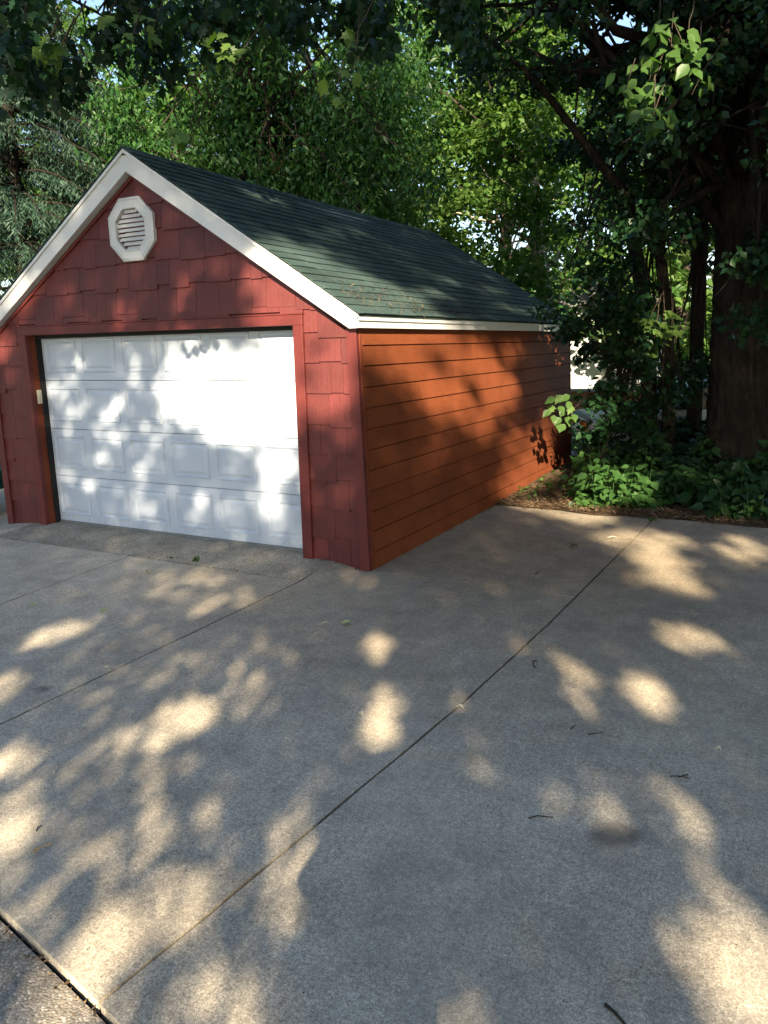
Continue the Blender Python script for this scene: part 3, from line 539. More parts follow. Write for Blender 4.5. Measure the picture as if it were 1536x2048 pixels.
# unseen shade trees, their crown gaps shaped to throw the sun patches (sun-space ellipses)
GAPS = [(-0.937,-1.672,1.635,1.323,-0.025,-2.066,0.34),(-1.217,-0.939,1.277,0.843,-0.055,-2.766,0.28),(-0.888,-1.953,3.247,3.161,-0.102,-11.598,0.5),(-0.61,-0.886,2.099,1.474,1.669,-3.969,0.28),
(-2.019,0.002,4.895,3.522,-0.323,-10.738,0.45),(-1.452,-0.015,4.42,2.541,1.245,-8.728,0.6),(-1.682,-0.183,6.102,2.897,0.413,-8.353,0.6),(-1.32,-0.358,4.162,2.586,0.761,-8.149,0.65),
(-0.986,-0.298,5.984,1.997,0.078,-8.715,0.6),(-2.193,-0.575,3.111,3.62,3.017,-7.968,0.95),(-1.502,-0.642,7.988,5.569,-0.278,-12.034,0.4),(-1.747,-0.457,6.829,5.067,-0.29,-11.555,0.4),
(-2.155,-0.983,5.038,7.414,4.92,-4.594,0.8),(-1.179,-0.874,4.882,4.695,4.171,-8.777,0.4),(-0.959,-1.184,3.639,4.673,4.117,-4.948,0.95),(-1.233,-1.274,5.605,4.454,2.958,-7.922,0.6),
(-0.727,-1.054,4.753,4.392,4.561,-8.392,0.5),(-0.691,-0.884,7.421,2.958,-0.278,-13.449,0.4),(0.107,-0.758,7.527,2.027,2.43,-8.759,0.9),(0.153,-1.113,7.598,0.023,-0.143,-9.086,0.88),
(0.12,-1.251,7.197,4.48,4.246,-7.902,0.88),(0.563,-1.093,13.078,-2.383,-0.527,-13.443,0.45),(-0.076,-1.067,13.122,1.614,-0.143,-7.616,0.3),(-0.715,-0.74,6.491,2.49,-0.193,-8.651,0.4),
(-0.543,-1.072,5.383,3.954,3.065,-8.078,0.45),(0.646,-1.358,9.014,-1.178,-1.178,-9.014,0.65),(2.377,0.91,2.119,-1.302,-1.648,-5.771,0.85),(2.75,0.397,2.063,-1.638,-0.739,-4.242,0.85),
(2.66,0.064,3.074,-2.755,-1.577,-5.112,0.95),(2.596,-0.198,3.513,-3.542,-2.71,-5.962,0.95),(2.262,-0.127,7.241,-7.005,-9.689,-10.493,0.5),(3.55,0.201,3.577,-3.975,-0.93,-3.641,0.75),
(2.228,-0.736,3.628,-3.701,-1.793,-8.211,0.85),(2.4,-0.908,5.574,-12.028,-13.111,-4.62,0.45),(1.664,-1.097,5.026,-7.575,-5.706,-3.833,0.95),(1.315,-0.958,2.943,-4.252,-7.922,-4.001,0.7),
(1.29,-1.106,8.887,-1.915,-1.915,-8.887,0.75),(1.076,-0.702,11.106,-4.328,-0.191,-8.245,0.35),(1.642,-0.847,5.728,-5.877,-9.121,-10.946,0.4),(1.267,-0.839,7.095,-5.076,-4.686,-7.539,0.6),
(-0.799,-1.875,6.288,5.639,5.097,-7.128,0.95),(-0.81,-1.94,7.838,4.606,4.606,-7.838,0.9),(-0.855,-1.659,5.071,4.053,3.184,-8.101,0.6),(-1.109,-1.568,7.107,5.669,5.669,-7.107,0.6),
(-0.903,-1.433,5.641,2.513,1.936,-8.728,0.6),(-1.471,-1.578,6.735,5.355,2.479,-6.389,0.85),(-1.727,-1.373,7.699,4.272,3.499,-7.86,0.85),(-0.6,-1.804,7.113,4.57,4.666,-7.771,0.75),
(-0.668,-1.491,9.95,4.627,0.361,-12.898,0.45),(-0.322,-1.875,10.903,-7.741,-5.101,-11.539,0.5),(-0.519,-1.947,9.196,-0.789,-2.38,-14.051,0.5),(-0.852,-1.998,8.247,1.459,1.27,-8.971,0.75),
(-0.224,-1.999,8.967,1.497,1.497,-8.967,0.85),(-0.23,-1.669,6.99,5.813,5.813,-6.99,0.75),(-0.204,-1.777,8.88,-1.947,-1.947,-8.88,0.75),(0.654,-1.391,14.131,-2.095,-2.095,-14.131,0.5),
(0.447,-1.688,14.237,-1.18,-1.18,-14.237,0.3),(0.353,-2.008,9.064,-0.705,-0.705,-9.064,0.7),(0.934,-1.547,14.121,0.91,1.465,-13.56,0.55),(1.115,-1.557,8.832,-2.152,-2.152,-8.832,0.65),
(1.416,-1.582,6.801,-6.032,-6.032,-6.801,0.65),(1.825,-1.366,6.34,-10.433,-11.958,-7.783,0.45),(1.845,-1.446,5.774,-13.067,-13.067,-5.774,0.45),(0.745,-1.823,12.508,-2.947,-1.969,-13.905,0.35),
(1.353,-1.754,13.631,-4.274,-4.274,-13.631,0.35),(1.274,-1.937,8.782,2.349,2.349,-8.782,0.9),(1.154,-1.952,9.091,-0.026,-0.026,-9.091,0.7),(1.405,-1.917,9.075,-0.541,-0.541,-9.075,0.85),
(1.318,-1.976,8.779,-2.361,-2.361,-8.779,0.85),(1.175,-1.582,12.914,-4.412,-3.48,-13.433,0.3),(-0.191,-1.462,8.173,4.848,4.22,-13.351,0.3),(-1.019,-1.76,8.031,9.592,7.95,-10.557,0.35),
(-0.724,2.376,1.427,-1.756,-3.528,-4.08,0.95),(-0.317,2.075,2.341,-2.641,-4.543,-5.236,0.98),(-0.22,1.667,4.403,-0.176,-0.742,-3.22,0.98),(-0.39,1.468,4.253,-0.195,-1.062,-5.005,0.9),
(-0.33,0.701,3.498,1.223,1.693,-10.356,0.354),(-0.17,1.184,5.343,2.954,3.371,-11.052,0.253),(-1.153,2.673,4.845,-0.377,-2.424,-8.425,0.354),(-0.735,2.184,2.85,-0.465,-2.243,-8.806,0.9),
(-1.623,2.808,8.102,-4.12,-3.853,-7.7,0.65),(-1.75,2.658,7.812,-1.176,-2.091,-8.744,0.65),(-1.234,2.953,8.808,-2.994,-3.683,-8.295,0.354),(-2.31,2.681,3.762,0.381,-1.22,-8.957,0.716),
(-2.183,2.969,9.217,-1.098,-3.076,-10.69,0.465),(-3.701,3.147,3.196,-5.849,-2.744,-3.521,0.9),(-4.073,2.805,5.751,-1.106,-1.232,-5.022,0.784),(-4.081,2.556,6.998,-1.334,-1.522,-6.606,0.465),
(-3.169,3.094,6.538,-1.038,-3.034,-10.927,0.302),(-2.914,2.75,4.906,-0.861,-3.559,-13.829,0.354),(-3.164,2.908,5.979,-0.941,-3.197,-12.02,0.354),(-1.849,3.344,8.81,-0.948,-3.052,-9.53,0.253),
(-2.044,3.65,11.77,-2.611,-3.876,-13.689,0.354),(-2.224,3.381,7.56,-0.928,-1.512,-4.806,0.253),(-3.866,1.796,10.682,-1.893,-1.51,-8.058,0.354),(-0.456,1.075,14.244,-0.695,-1.057,-6.061,0.207),
(-0.45,2.186,5.248,-0.683,-2.166,-8.799,0.95),(-1.227,1.628,2.08,0.289,-0.209,-3.242,0.98),(-0.795,1.75,3.255,-0.196,-0.479,-2.166,0.98),(-0.957,0.824,7.747,-0.497,-0.65,-4.269,0.9),
(-0.836,1.071,4.236,-0.256,-1.302,-7.587,0.9),(-1.578,0.814,5.296,-0.455,-1.023,-7.042,0.465),(-1.671,2.055,2.864,-0.267,-1.147,-5.012,0.784),(-2.058,2.075,5.801,-0.624,-0.818,-3.648,0.65),
(-1.781,1.833,2.804,-0.271,-0.936,-4.412,0.9),(-2.874,1.819,6.548,-0.893,-0.886,-4.505,0.65),(-3.346,2.014,5.651,-0.874,-0.892,-4.398,0.465),(-3.452,2.288,5.166,-0.827,-1.45,-6.643,0.465),
(-2.422,1.392,5.737,-2.931,-1.478,-3.862,0.354),(-2.886,1.473,5.105,-0.689,-1.579,-9.036,0.354),(-3.501,1.502,5.492,-0.864,-1.473,-8.664,0.408),(-3.233,1.301,6.185,-0.907,-1.713,-10.677,0.354),
(-2.506,0.959,6.213,-0.74,-0.853,-5.845,0.302),(-1.569,2.229,2.503,-0.225,-2.532,-10.447,0.586),(-2.48,2.263,6.976,-0.865,-1.233,-5.351,0.465),(-2.643,2.016,4.975,-0.641,-2.211,-10.424,0.354),
(-2.288,1.704,3.898,-0.446,-1.725,-8.77,0.354),(-0.865,0.584,6.693,-0.404,-1.154,-8.478,0.465),(-1.499,1.046,7.181,-0.602,-1.454,-8.977,0.302),(-1.2,0.49,4.437,-0.371,-1.777,-14.173,0.253),
(-2.079,0.995,7.917,-0.825,-1.565,-10.274,0.207),(-1.089,2.028,1.876,-0.135,-1.863,-7.88,0.784),(-1.966,2.369,4.14,-0.443,-3.399,-13.863,0.465),(-3.089,2.525,4.72,-0.698,-2.466,-10.366,0.302),
(0.22,1.976,4.806,-0.635,3.685,-7.771,0.92),(0.509,2.006,3.478,-1.417,2.526,-7.398,0.784),(0.818,1.996,3.485,-2.41,-0.337,-3.292,0.9),(0.486,2.226,2.412,0.733,5.494,-7.185,0.95),
(1.254,2.626,3.23,-1.849,1.03,-4.007,0.95),(1.655,2.618,4.144,-2.819,0.555,-3.812,0.9),(1.871,3.201,3.715,0.149,5.332,-7.007,0.716),(1.41,2.18,5.027,-3.452,0.184,-3.076,0.784),
(1.992,2.151,2.469,0.058,2.679,-4.769,0.716),(2.373,2.067,0.904,1.041,3.04,-4.054,1),(2.83,2.229,1.419,1.578,3.774,-5.389,1),(2.212,1.789,0.911,1.023,5.452,-7.27,1),
(2.59,2.691,3.652,0.145,2.583,-4.343,0.586),(0.878,1.722,5.841,-3.027,0.565,-3.532,0.302),(0.327,1.622,5.43,-1.841,2.941,-8.503,0.302),(0.753,1.479,7.578,-2.794,1.353,-4.886,0.354),
(1.902,1.703,1.273,1.522,4.417,-5.606,0.716),(1.22,1.771,4.5,0.014,3.601,-6.287,0.253),(2.216,1.66,1.364,1.591,5.412,-7.289,0.716),(0.883,2.491,3.213,-0.019,8.283,-10.665,0.586),
(0.193,1.755,7.554,-0.179,7.506,-10.367,0.354),(0.488,0.686,9.129,0.095,5.054,-12.721,0.089),(-0.458,2.636,2.438,-0.111,-0.991,-1.733,1),(0.021,2.59,1.803,-0.155,0.065,-1.986,1),
(-0.546,2.384,3.002,-0.154,-2.206,-2.724,0.98),(-0.266,2.335,2.376,-0.156,-0.749,-2.221,0.98),(0.07,2.385,2.153,-0.116,1.137,-2.65,0.98),(0.36,2.892,3.462,-0.419,1.329,-4.624,0.8),
(-0.432,3.232,5.794,-0.103,-0.946,-5.99,0.6),(-0.148,3.293,6.028,-0.34,-0.117,-7.14,0.5),(-0.667,2.429,3.971,-0.062,-2.618,-3.792,0.9),(-0.297,2.238,3.818,-0.273,-1.465,-3.204,0.95),
(-0.011,2.207,2.761,-0.077,2.694,-5.375,0.95),(0.399,2.591,2.983,-0.233,3.899,-5.398,0.85),(-0.479,3.733,4.31,0.033,1.109,-6.398,0.5),(0.971,4.006,4.005,-0.75,3.609,-7.68,0.6),
(1.486,5.576,3.193,-0.742,1.869,-5.834,0.5),(1.693,4.442,3.424,-0.946,2.461,-5.101,0.6),(0.71,3.273,4.526,-0.638,3.761,-5.951,0.7),(2.081,4.072,2.611,-0.817,4.323,-6.208,0.4),
(0.685,5.743,4.599,-0.53,4.526,-6.055,0.3),(0.0,1.87,3.574,0.81,5.759,-6.797,0.9),(0.584,2.391,1.996,0.062,5.953,-6.748,0.9),(2.916,1.35,2.026,0.081,-0.396,-4.034,0.95),
(2.592,1.161,3.01,0.102,-0.62,-7.295,0.95),(2.425,2.356,4.089,0.107,-0.514,-5.379,0.98),(3.234,1.48,4.732,0.223,-0.424,-3.701,0.6),(2.739,4.231,2.818,0.147,-0.77,-3.017,0.9),
(2.675,3.911,3.104,0.154,-1.241,-5.297,0.9),(2.917,4.509,5.271,0.303,-1.352,-4.664,0.7),(3.606,3.352,2.603,0.132,-0.532,-3.055,0.7),(3.452,3.103,3.558,0.168,-0.709,-4.499,0.7),
(-1.129,4.307,6.035,-0.415,0.689,-6.258,0.95),(-2.491,4.058,7.212,-0.754,1.916,-7.42,0.9),(-0.053,4.44,9.085,-0.295,-0.024,-4.643,0.6),(-0.241,4.075,9.089,-0.129,-0.113,-9.033,0.6),
(-1.504,3.685,8.163,-0.639,1.786,-13.678,0.5),(4.124,0.837,3.506,0.226,-1.405,-11.703,0.35),(3.873,1.461,3.322,0.195,-0.833,-6.185,0.25),(4.642,5.038,5.057,0.347,-0.951,-3.264,0.6),
(4.416,4.633,9.011,0.406,-0.762,-4.687,0.6),(1.984,1.184,2.942,0.029,-0.618,-9.067,0.9),(3.855,3.736,6.318,0.354,-0.96,-4.721,0.7),(1.66,9.76,0.586,-0.003,-0.047,-0.682,0.8),
(2.737,8.086,0.85,0.008,-0.109,-1.17,0.8),(3.593,7.616,2.383,0.05,-0.101,-0.876,0.98),(-6.104,7.43,1.044,-0.111,0.162,-0.726,0.55),(-5.2,8.842,1.429,-0.142,0.314,-1.477,0.5),
(-6.072,9.075,2.331,-0.253,0.309,-1.15,0.5),(-1.61,8.359,0.575,-0.031,0.123,-2.22,0.25),(-3.742,8.86,2.125,-0.183,0.385,-2.341,0.3),(-1.172,10.134,0.78,-0.038,0.112,-2.348,0.25)]

GA = np.array(GAPS)
def through(u, v):
    """how much sun the crowns let through towards (u, v) of the plane square to the sun"""
    T = np.full(u.shape, .012) + .14*np.clip((v-6)/2, 0, 1)
    T = np.maximum(T, np.maximum(1.0*np.clip((u-1.0)/.8, 0, 1)*np.clip((v-6.6)/.8, 0, 1), 1.0*np.clip((-2.4-u)/1.0, 0, 1)*np.clip((v-4.9)/.8, 0, 1)))
    T = np.maximum(T, .95*np.clip((u-3.6)/.5, 0, 1)*np.clip((v-5.2)/.5, 0, 1))
    for a in GA:
        du, dv = u-a[0], v-a[1]; r = np.hypot(a[2]*du+a[3]*dv, a[4]*du+a[5]*dv); T = np.maximum(T, (a[6]**1.7 if a[6] < .9 else 1.0)*np.clip((1.2-r)/.35, 0, 1)**1.4)
    return T
shade = []
n0 = 300000; nn = 120000; u = np.concatenate([rng.uniform(-9.5, 7.5, n0), rng.uniform(-4.5, 4.8, nn)]); v = np.concatenate([rng.uniform(-.45, 11, n0), rng.uniform(-3.2, -.4, nn)]); T = through(u, v)
lay = 4.6; keep = rng.random(len(u)) < np.minimum(1, -np.log(np.maximum(T, .015))/lay); u, v = u[keep], v[keep]; lowz = v < -.42
dep = 20+3.4*np.sin(u*.9+v*.5)+1.8*np.sin(v*1.7-u*.6)+rng.normal(0, 1.1, len(u))
dep = np.where(lowz, 15.5+(dep-20)*.4, dep); lsz = np.where(lowz, .1, .145)
PT = u[:, None]*E1+v[:, None]*E2+dep[:, None]*SUN
cent = np.array([[2.0, -17.5], [14.6, -11.5]]); near = np.argmin(((PT[:, None, :2]-cent[None])**2).sum(2), 1)
for i, lab in enumerate(('spreading shade tree behind the camera on the left', 'spreading shade tree behind the camera on the right')):
    c = cent[i]; t = empty('shade_tree', (c[0], c[1], 0)); tag(t, lab, 'tree', 'shade trees behind the camera')
    tp = up((c[0], c[1], -.1), (c[0]+.4, c[1]+.3, 13), 8, .1); MB().tube(tp, [.42, .36, .33, .3, .26, .22, .17, .11, .05], 12, True, .06).build('trunk', M['bark'], t, smooth=True)
    P = PT[near == i]; ls = lsz[near == i]; lb = MB()
    for q in P[rng.integers(0, len(P), 14)]:
        f = rng.uniform(2.2, 6.5); a = tp[int(f)]+(tp[int(f)+1]-tp[int(f)])*(f-int(f)); pa = limb_path(a, q, .15); lb.tube(pa, [.055*(1-.85*j/6) for j in range(7)], 5)
    lb.build('limbs', M['bark'], t, smooth=True)
    cr = leaf_mesh('crown', P, ls, LEAF2, M['canopy'], t, droop=.3, flat=.3); cr['kind'] = 'stuff'

# wood edge along the right of the slab, out of the picture: it keeps the sky off the side wall
for i, (x, y, h) in enumerate([(10.8, -3.6, 10), (8.4, 0.2, 11), (7.4, 3.4, 10), (8.6, 6.6, 12), (6.4, 9.4, 11), (11.6, -1.6, 11), (11.2, 3.0, 12), (11.4, 7.6, 12)]):
    low = 4.6 if i < 3 else .6; c0 = np.array([x-.9 if 0 < i < 3 else x, y, (h+low)/2]); a = rng.normal(0, 1, (64, 3)); a /= np.linalg.norm(a, axis=1)[:, None]; a *= rng.uniform(.35, 1, 64)[:, None]
    tree('wood_edge_tree', '%s tree of the wood right of the slab' % ('nearest front row', 'second front row', 'third front row', 'fourth front row', 'last front row', 'nearest back row', 'middle back row', 'farthest back row')[i], 'tree', up((x, y, -.05), (x+.3, y, h*.9)), [.26, .23, .2, .17, .14, .11, .08, .04], M['bark2'], c0+a*np.array([3.0 if 0 < i < 3 else 2.3, 2.3, (h-low)/2]), .85, 170, .26, LEAF2, M['deep'], 'wood edge trees', droop=.5, flat=.4, k=8, nl=20)

# dark drooping tree right behind the garage
b0 = spot(560, 700, 16.2); b0[2] = -.05
cl = np.concatenate([region(140, 210, 860, -160, 470, 13.8, 17.5, lambda x, y: y < 330+.28*(x-250) and (x < 650 or y > 20)), region(60, 230, 760, 180, 440, 14.5, 17)])
tree('maple_tree', 'dark drooping maple rising close behind the garage ridge', 'tree', up(b0, b0+np.array([.3, .2, 9.5])), [.3, .27, .24, .2, .17, .13, .09, .05], M['bark2'], cl, .62, 170, .13, NARROW, M['maple'], 'trees behind the garage', droop=1.0, flat=.4, squash=1.1)
# sunlit tree with a pale trunk
b1 = spot(1098, 640, 17.5); b1[2] = -.05; p1 = [b1, spot(1092, 600, 17.5), spot(1078, 520, 17.5), spot(1072, 430, 17.5), spot(1068, 330, 17.4), spot(1058, 200, 17.3), spot(1050, 40, 17.2)]
cl = np.concatenate([region(170, 690, 1130, -120, 610, 16.8, 21.5, lambda x, y: y < 450+.45*(x-690) and not (1055 < x < 1095 and y > 460)), region(22, 1030, 1110, -40, 450, 15.8, 17), region(5, 1050, 1110, 450, 600, 15.8, 16.8)])
t = tree('ash_tree', 'sunlit pale trunked tree behind the right end of the garage roof', 'tree', p1, [.2, .18, .14, .12, .1, .08, .05], M['palebark'], cl, .75, 190, .14, LEAF2, M['bright'], 'trees behind the garage', droop=.5, flat=.45, nl=24, limb_r=.025, lbark=M['bark2'])
mb = MB()
for a, b_, r0 in (((1076, 500), (1010, 450), .07), ((1074, 470), (1120, 380), .06), ((1078, 560), (1128, 505), .08), ((1072, 540), (900, 560), .035), ((1068, 420), (960, 330), .035), ((1000, 448), (880, 430), .03)):
    pa = limb_path(spot(*a, 17.4), spot(*b_, 18.2), .1, 6, .25); mb.tube(pa, [r0*(1-.75*j/6) for j in range(7)], 6)
mb.build('pale_limbs', M['palebark'], t, smooth=True)
# conifer on the left
bs = spot(70, 700, 16.5); bs[2] = -.05
sp = empty('spruce_tree', tuple(bs)); tag(sp, 'blue green spruce with drooping boughs beyond the left gable edge', 'tree')
MB().tube(up(bs, bs+np.array([0, 0, 13.5]), 8, .03), [.13, .12, .11, .1, .09, .08, .06, .04, .02], 10, True, .05).build('trunk', M['bark'], sp, smooth=True)
NP, bo = [], MB()
for k in range(330):
    z = 1.0+11.8*rng.random()**.8; L = (13.4-z)*.23*rng.uniform(.75, 1.15)+.3; a = rng.uniform(0, 2*math.pi); A = bs+np.array([0, 0, z]); D = np.array([math.cos(a), math.sin(a), 0])
    P = [A+D*L*s+np.array([0, 0, .10*L*s-.42*L*s*s]) for s in np.linspace(0, 1, 7)]; bo.tube(P, [.028*(1-.8*j/6) for j in range(7)], 4, False)
    S = np.array([-D[1], D[0], 0]); m = int(400*L/2)+90
    s = rng.uniform(.18, 1.0, m); q = A+D*(L*s)[:, None]+np.stack([0*s, 0*s, .10*L*s-.42*L*s*s], 1)
    q = q+S*(rng.normal(0, .17, m)*(1.15-s)*L*.55)[:, None]+np.stack([0*s, 0*s, -np.abs(rng.normal(0, .16, m))], 1); NP.append(q)
bo.build('boughs', M['bark'], sp)
NP = np.concatenate(NP); o = leaf_mesh('needles', NP, .115, (NARROW[0]*np.array([.40, 1, .5]), NARROW[1]), M['needle'], sp, droop=1.1, flat=.3); o['kind'] = 'stuff'
# overhanging limb above the garage front, its trunk left of the picture
bl = np.array([-6.6, -2.6, -.05]); tp = [bl, bl+np.array([.1, 0, 2]), bl+np.array([.25, .1, 4]), bl+np.array([.9, .4, 5.4]), bl+np.array([2.2, 1.0, 6.0]), bl+np.array([4.4, 2.0, 6.2]), bl+np.array([6.5, 3.0, 6.0])]
cl = np.concatenate([region(17, -120, 640, -140, 10, 7.2, 9.6), region(7, 120, 480, 20, 110, 7.6, 9.6), region(4, 20, 200, 110, 170, 7.6, 9), region(10, 560, 960, -120, 70, 7.8, 9.8)])
tree('overhanging_maple', 'leafy maple limb hanging into the top left over the gable', 'tree', tp, [.3, .27, .24, .2, .14, .09, .05], M['bark'], cl, .32, 110, .105, LOBED, M['deep'], None, droop=1.3, flat=.5, squash=1.2, attach=(.55, 1))
# large trunk at the right edge
bb = np.array([2.62, 5.15, -.05]); sp_ = [spot(1478, 905, 11), spot(1474, 860, 11), spot(1478, 760, 11), spot(1482, 600, 11), spot(1488, 420, 11), spot(1492, 200, 11), spot(1496, 0, 11), spot(1500, -300, 11)]
bb = sp_[0].copy(); bb[2] = -.05; sp_ = [bb]+sp_
cl = np.concatenate([region(92, 1120, 1640, -220, 300, 8.6, 13), region(9, 1200, 1600, 280, 460, 9.2, 13), region(9, 1480, 1640, 350, 800, 8.4, 10.4), region(26, 930, 1180, -160, 160, 9, 13)])
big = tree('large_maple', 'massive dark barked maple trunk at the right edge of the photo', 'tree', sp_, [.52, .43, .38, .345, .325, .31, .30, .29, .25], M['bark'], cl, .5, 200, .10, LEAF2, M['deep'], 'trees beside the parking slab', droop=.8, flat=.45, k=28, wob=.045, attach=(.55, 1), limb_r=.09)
for o in list(big.children):
    if o.name.startswith('trunk'): bpy.data.objects.remove(o)
NZ, NA = 150, 110; zz = np.linspace(0, 1, NZ); ctr = np.stack([np.interp(zz*7.2, [p[2] for p in sp_], [p[i] for p in sp_]) for i in (0, 1)], 1); rr = np.interp(zz*7.2, [p[2] for p in sp_], [.60, .43, .38, .345, .325, .31, .30, .29, .25])
A_ = np.linspace(0, 2*math.pi, NA, endpoint=False); V = []
ph = np.cumsum(rng.normal(0, .10, (NZ, 5)), 0)
for i in range(NZ):
    z_ = zz[i]*7.2; w_ = sum(a_*np.abs(np.sin(A_*f_*.5+ph[i, q_]+q_)) for q_, (f_, a_) in enumerate(((17, .5), (29, .35), (41, .25)))); w_ = w_*(.75+.25*np.sin(A_*5+z_*9+ph[i, 3]*4)) + .25*np.sin(A_*11+z_*23+ph[i, 4]*3)
    fl = .22*math.exp(-z_*2.6)*(np.sin(A_*5+1)*.5+.5); r_ = rr[i]*(1+fl+.085*(w_-.55)+rng.normal(0, .006, NA)); V.append(np.stack([ctr[i, 0]+r_*np.cos(A_), ctr[i, 1]+r_*np.sin(A_), np.full(NA, z_-.05)], 1))
V = np.concatenate(V); F = np.array([(i*NA+j, i*NA+(j+1) % NA, (i+1)*NA+(j+1) % NA, (i+1)*NA+j) for i in range(NZ-1) for j in range(NA)])
link('trunk', np_mesh('trunk', V, F), M['bark'], big)
mb = MB()
for P, r0 in (([(1496, 330), (1530, 250), (1570, 120)], .2), ([(1480, 120), (1330, 90), (1230, 60), (1190, 0)], .1), ([(1320, 480), (1180, 300), (1080, 170), (960, 60)], .07), ([(1330, 300), (1215, 150), (1185, 40)], .05)):
    pts = [spot(x, y, 10.6-i*.35) for i, (x, y) in enumerate(P)]; mb.tube(pts, [r0*(1-.22*i) for i in range(len(pts))], 8, True, .05)
mb.build('main_limbs', M['bark'], big, smooth=True)
# slim trunks behind the weeds
for (xb, yb, d, pts, rr, lab, reg) in (
    (1388, 860, 12.2, [(1392, 760), (1394, 640), (1400, 480), (1408, 300), (1412, 100), (1414, -100)], .10, 'straight slim dark trunk just left of the massive trunk', (1330, 1440, 200, 540)),
    (1338, 880, 11.6, [(1338, 780), (1334, 640), (1318, 480), (1296, 300), (1280, 100), (1270, -60)], .085, 'middle one of three slim dark trunks, above the dark weeds', (1230, 1400, 200, 520)),
    (1300, 880, 11.9, [(1298, 780), (1296, 680), (1280, 560), (1262, 440), (1235, 280), (1200, 120)], .11, 'dark ivy clad trunk nearest the leaning sapling', (1110, 1330, 300, 660))):
    b_ = spot(xb, yb, d); b_[2] = -.05
    tree('slim_maple', lab, 'tree', [b_]+[spot(x, y, d) for x, y in pts], [rr*1.15, rr, rr*.92, rr*.85, rr*.7, rr*.5, rr*.3], M['bark2'], np.concatenate([region(12, *reg, d-1.6, d+1.4), region(6, xb-50, xb+50, 710, 870, d-.9, d+.6)]), .42, 90, .09, LEAF2, M['deep'], 'trees beside the parking slab', droop=.8, flat=.45, k=12, limb_r=.03)
# leaning sapling with dark leaves against the bright gap
b_ = spot(1203, 925, 10.8); b_[2] = -.02
tree('sapling', 'thin leaning sapling between the garage corner and the dark trunks', 'tree', [b_, spot(1206, 905, 10.8), spot(1222, 850, 10.8), spot(1238, 800, 10.8), spot(1262, 740, 10.8), spot(1268, 660, 10.9), spot(1250, 580, 11)], [.04, .036, .032, .028, .023, .016, .008], M['bark2'],
     np.concatenate([region(50, 1165, 1300, 600, 880, 10.2, 11.6), region(40, 1135, 1300, 520, 730, 10.0, 11.6), region(12, 1165, 1230, 770, 880, 10.3, 11)]), .24, 38, .095, OVATE, M['deep'], None, droop=.5, flat=.6, limb_r=.012, attach=(.4, 1))
# far sunlit trees closing the view
for i, (x, d, h, r, lab) in enumerate(((-80, 30, 13, 4.2, 'far sunlit tree at the left edge behind the spruce'), (210, 34, 15, 4.6, 'far sunlit tree between the spruce and the gable peak'), (520, 31, 15, 4.6, 'far tree directly behind the roof ridge'),
        (800, 36, 16, 4.8, 'far yellow green tree above the middle of the roof'), (1010, 30, 14, 4.2, 'far bright tree behind the pale trunk'), (1190, 38, 14, 4.6, 'far bright tree seen through the gap right of the roof'), (1360, 33, 12, 4.2, 'far bright tree between the slim trunks'), (1560, 36, 14, 4.6, 'far tree behind the massive trunk'),
        (300, 22, 9, 3.0, 'half shaded leafy tree low behind the gable peak'), (640, 23, 8, 3.0, 'half shaded leafy tree behind the garage ridge'))):
    b_ = spot(x, 700, d); b_[2] = -.05; c0 = b_+np.array([0, 0, h*.55]); m = 70
    a = rng.normal(0, 1, (m, 3)); a /= np.linalg.norm(a, axis=1)[:, None]; a *= rng.uniform(.45, 1, m)[:, None]; cl = c0+a*np.array([r, r, h*.5])
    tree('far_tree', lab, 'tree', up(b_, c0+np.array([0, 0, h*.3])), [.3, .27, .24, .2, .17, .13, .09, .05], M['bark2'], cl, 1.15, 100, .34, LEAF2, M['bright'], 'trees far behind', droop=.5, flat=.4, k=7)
def hedge(name, lab, x0, x1, d, h, n, mat, size=.2):
    A, B = spot(x0, 700, d), spot(x1, 700, d); t_ = rng.random(n); P = A[None]+(B-A)[None]*t_[:, None]; P[:, 2] = h*rng.random(n)**.7; P[:, :2] += rng.normal(0, .55, (n, 2))
    e = empty(name, tuple(np.append(((A+B)/2)[:2], 0))); tag(e, lab, 'hedge'); o = leaf_mesh('foliage', P, size, LEAF2, mat, e, droop=.4, flat=.4); o['kind'] = 'stuff'
    mb = MB()
    for k in range(12): q = A+(B-A)*(k+.5)/12; q[2] = 0; mb.tube(limb_path(q, q+np.array([rnd.uniform(-.3, .3), 0, h*.8]), .05), .03, 5)
    mb.build('stems', M['bark2'], e)
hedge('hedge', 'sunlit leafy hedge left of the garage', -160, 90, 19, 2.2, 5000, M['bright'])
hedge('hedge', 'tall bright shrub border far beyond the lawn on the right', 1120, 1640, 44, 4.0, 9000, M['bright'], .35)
hedge('hedge', 'shrub border filling the view behind the garage back wall', 250, 1080, 25, 4.2, 10000, M['maple'], .24)

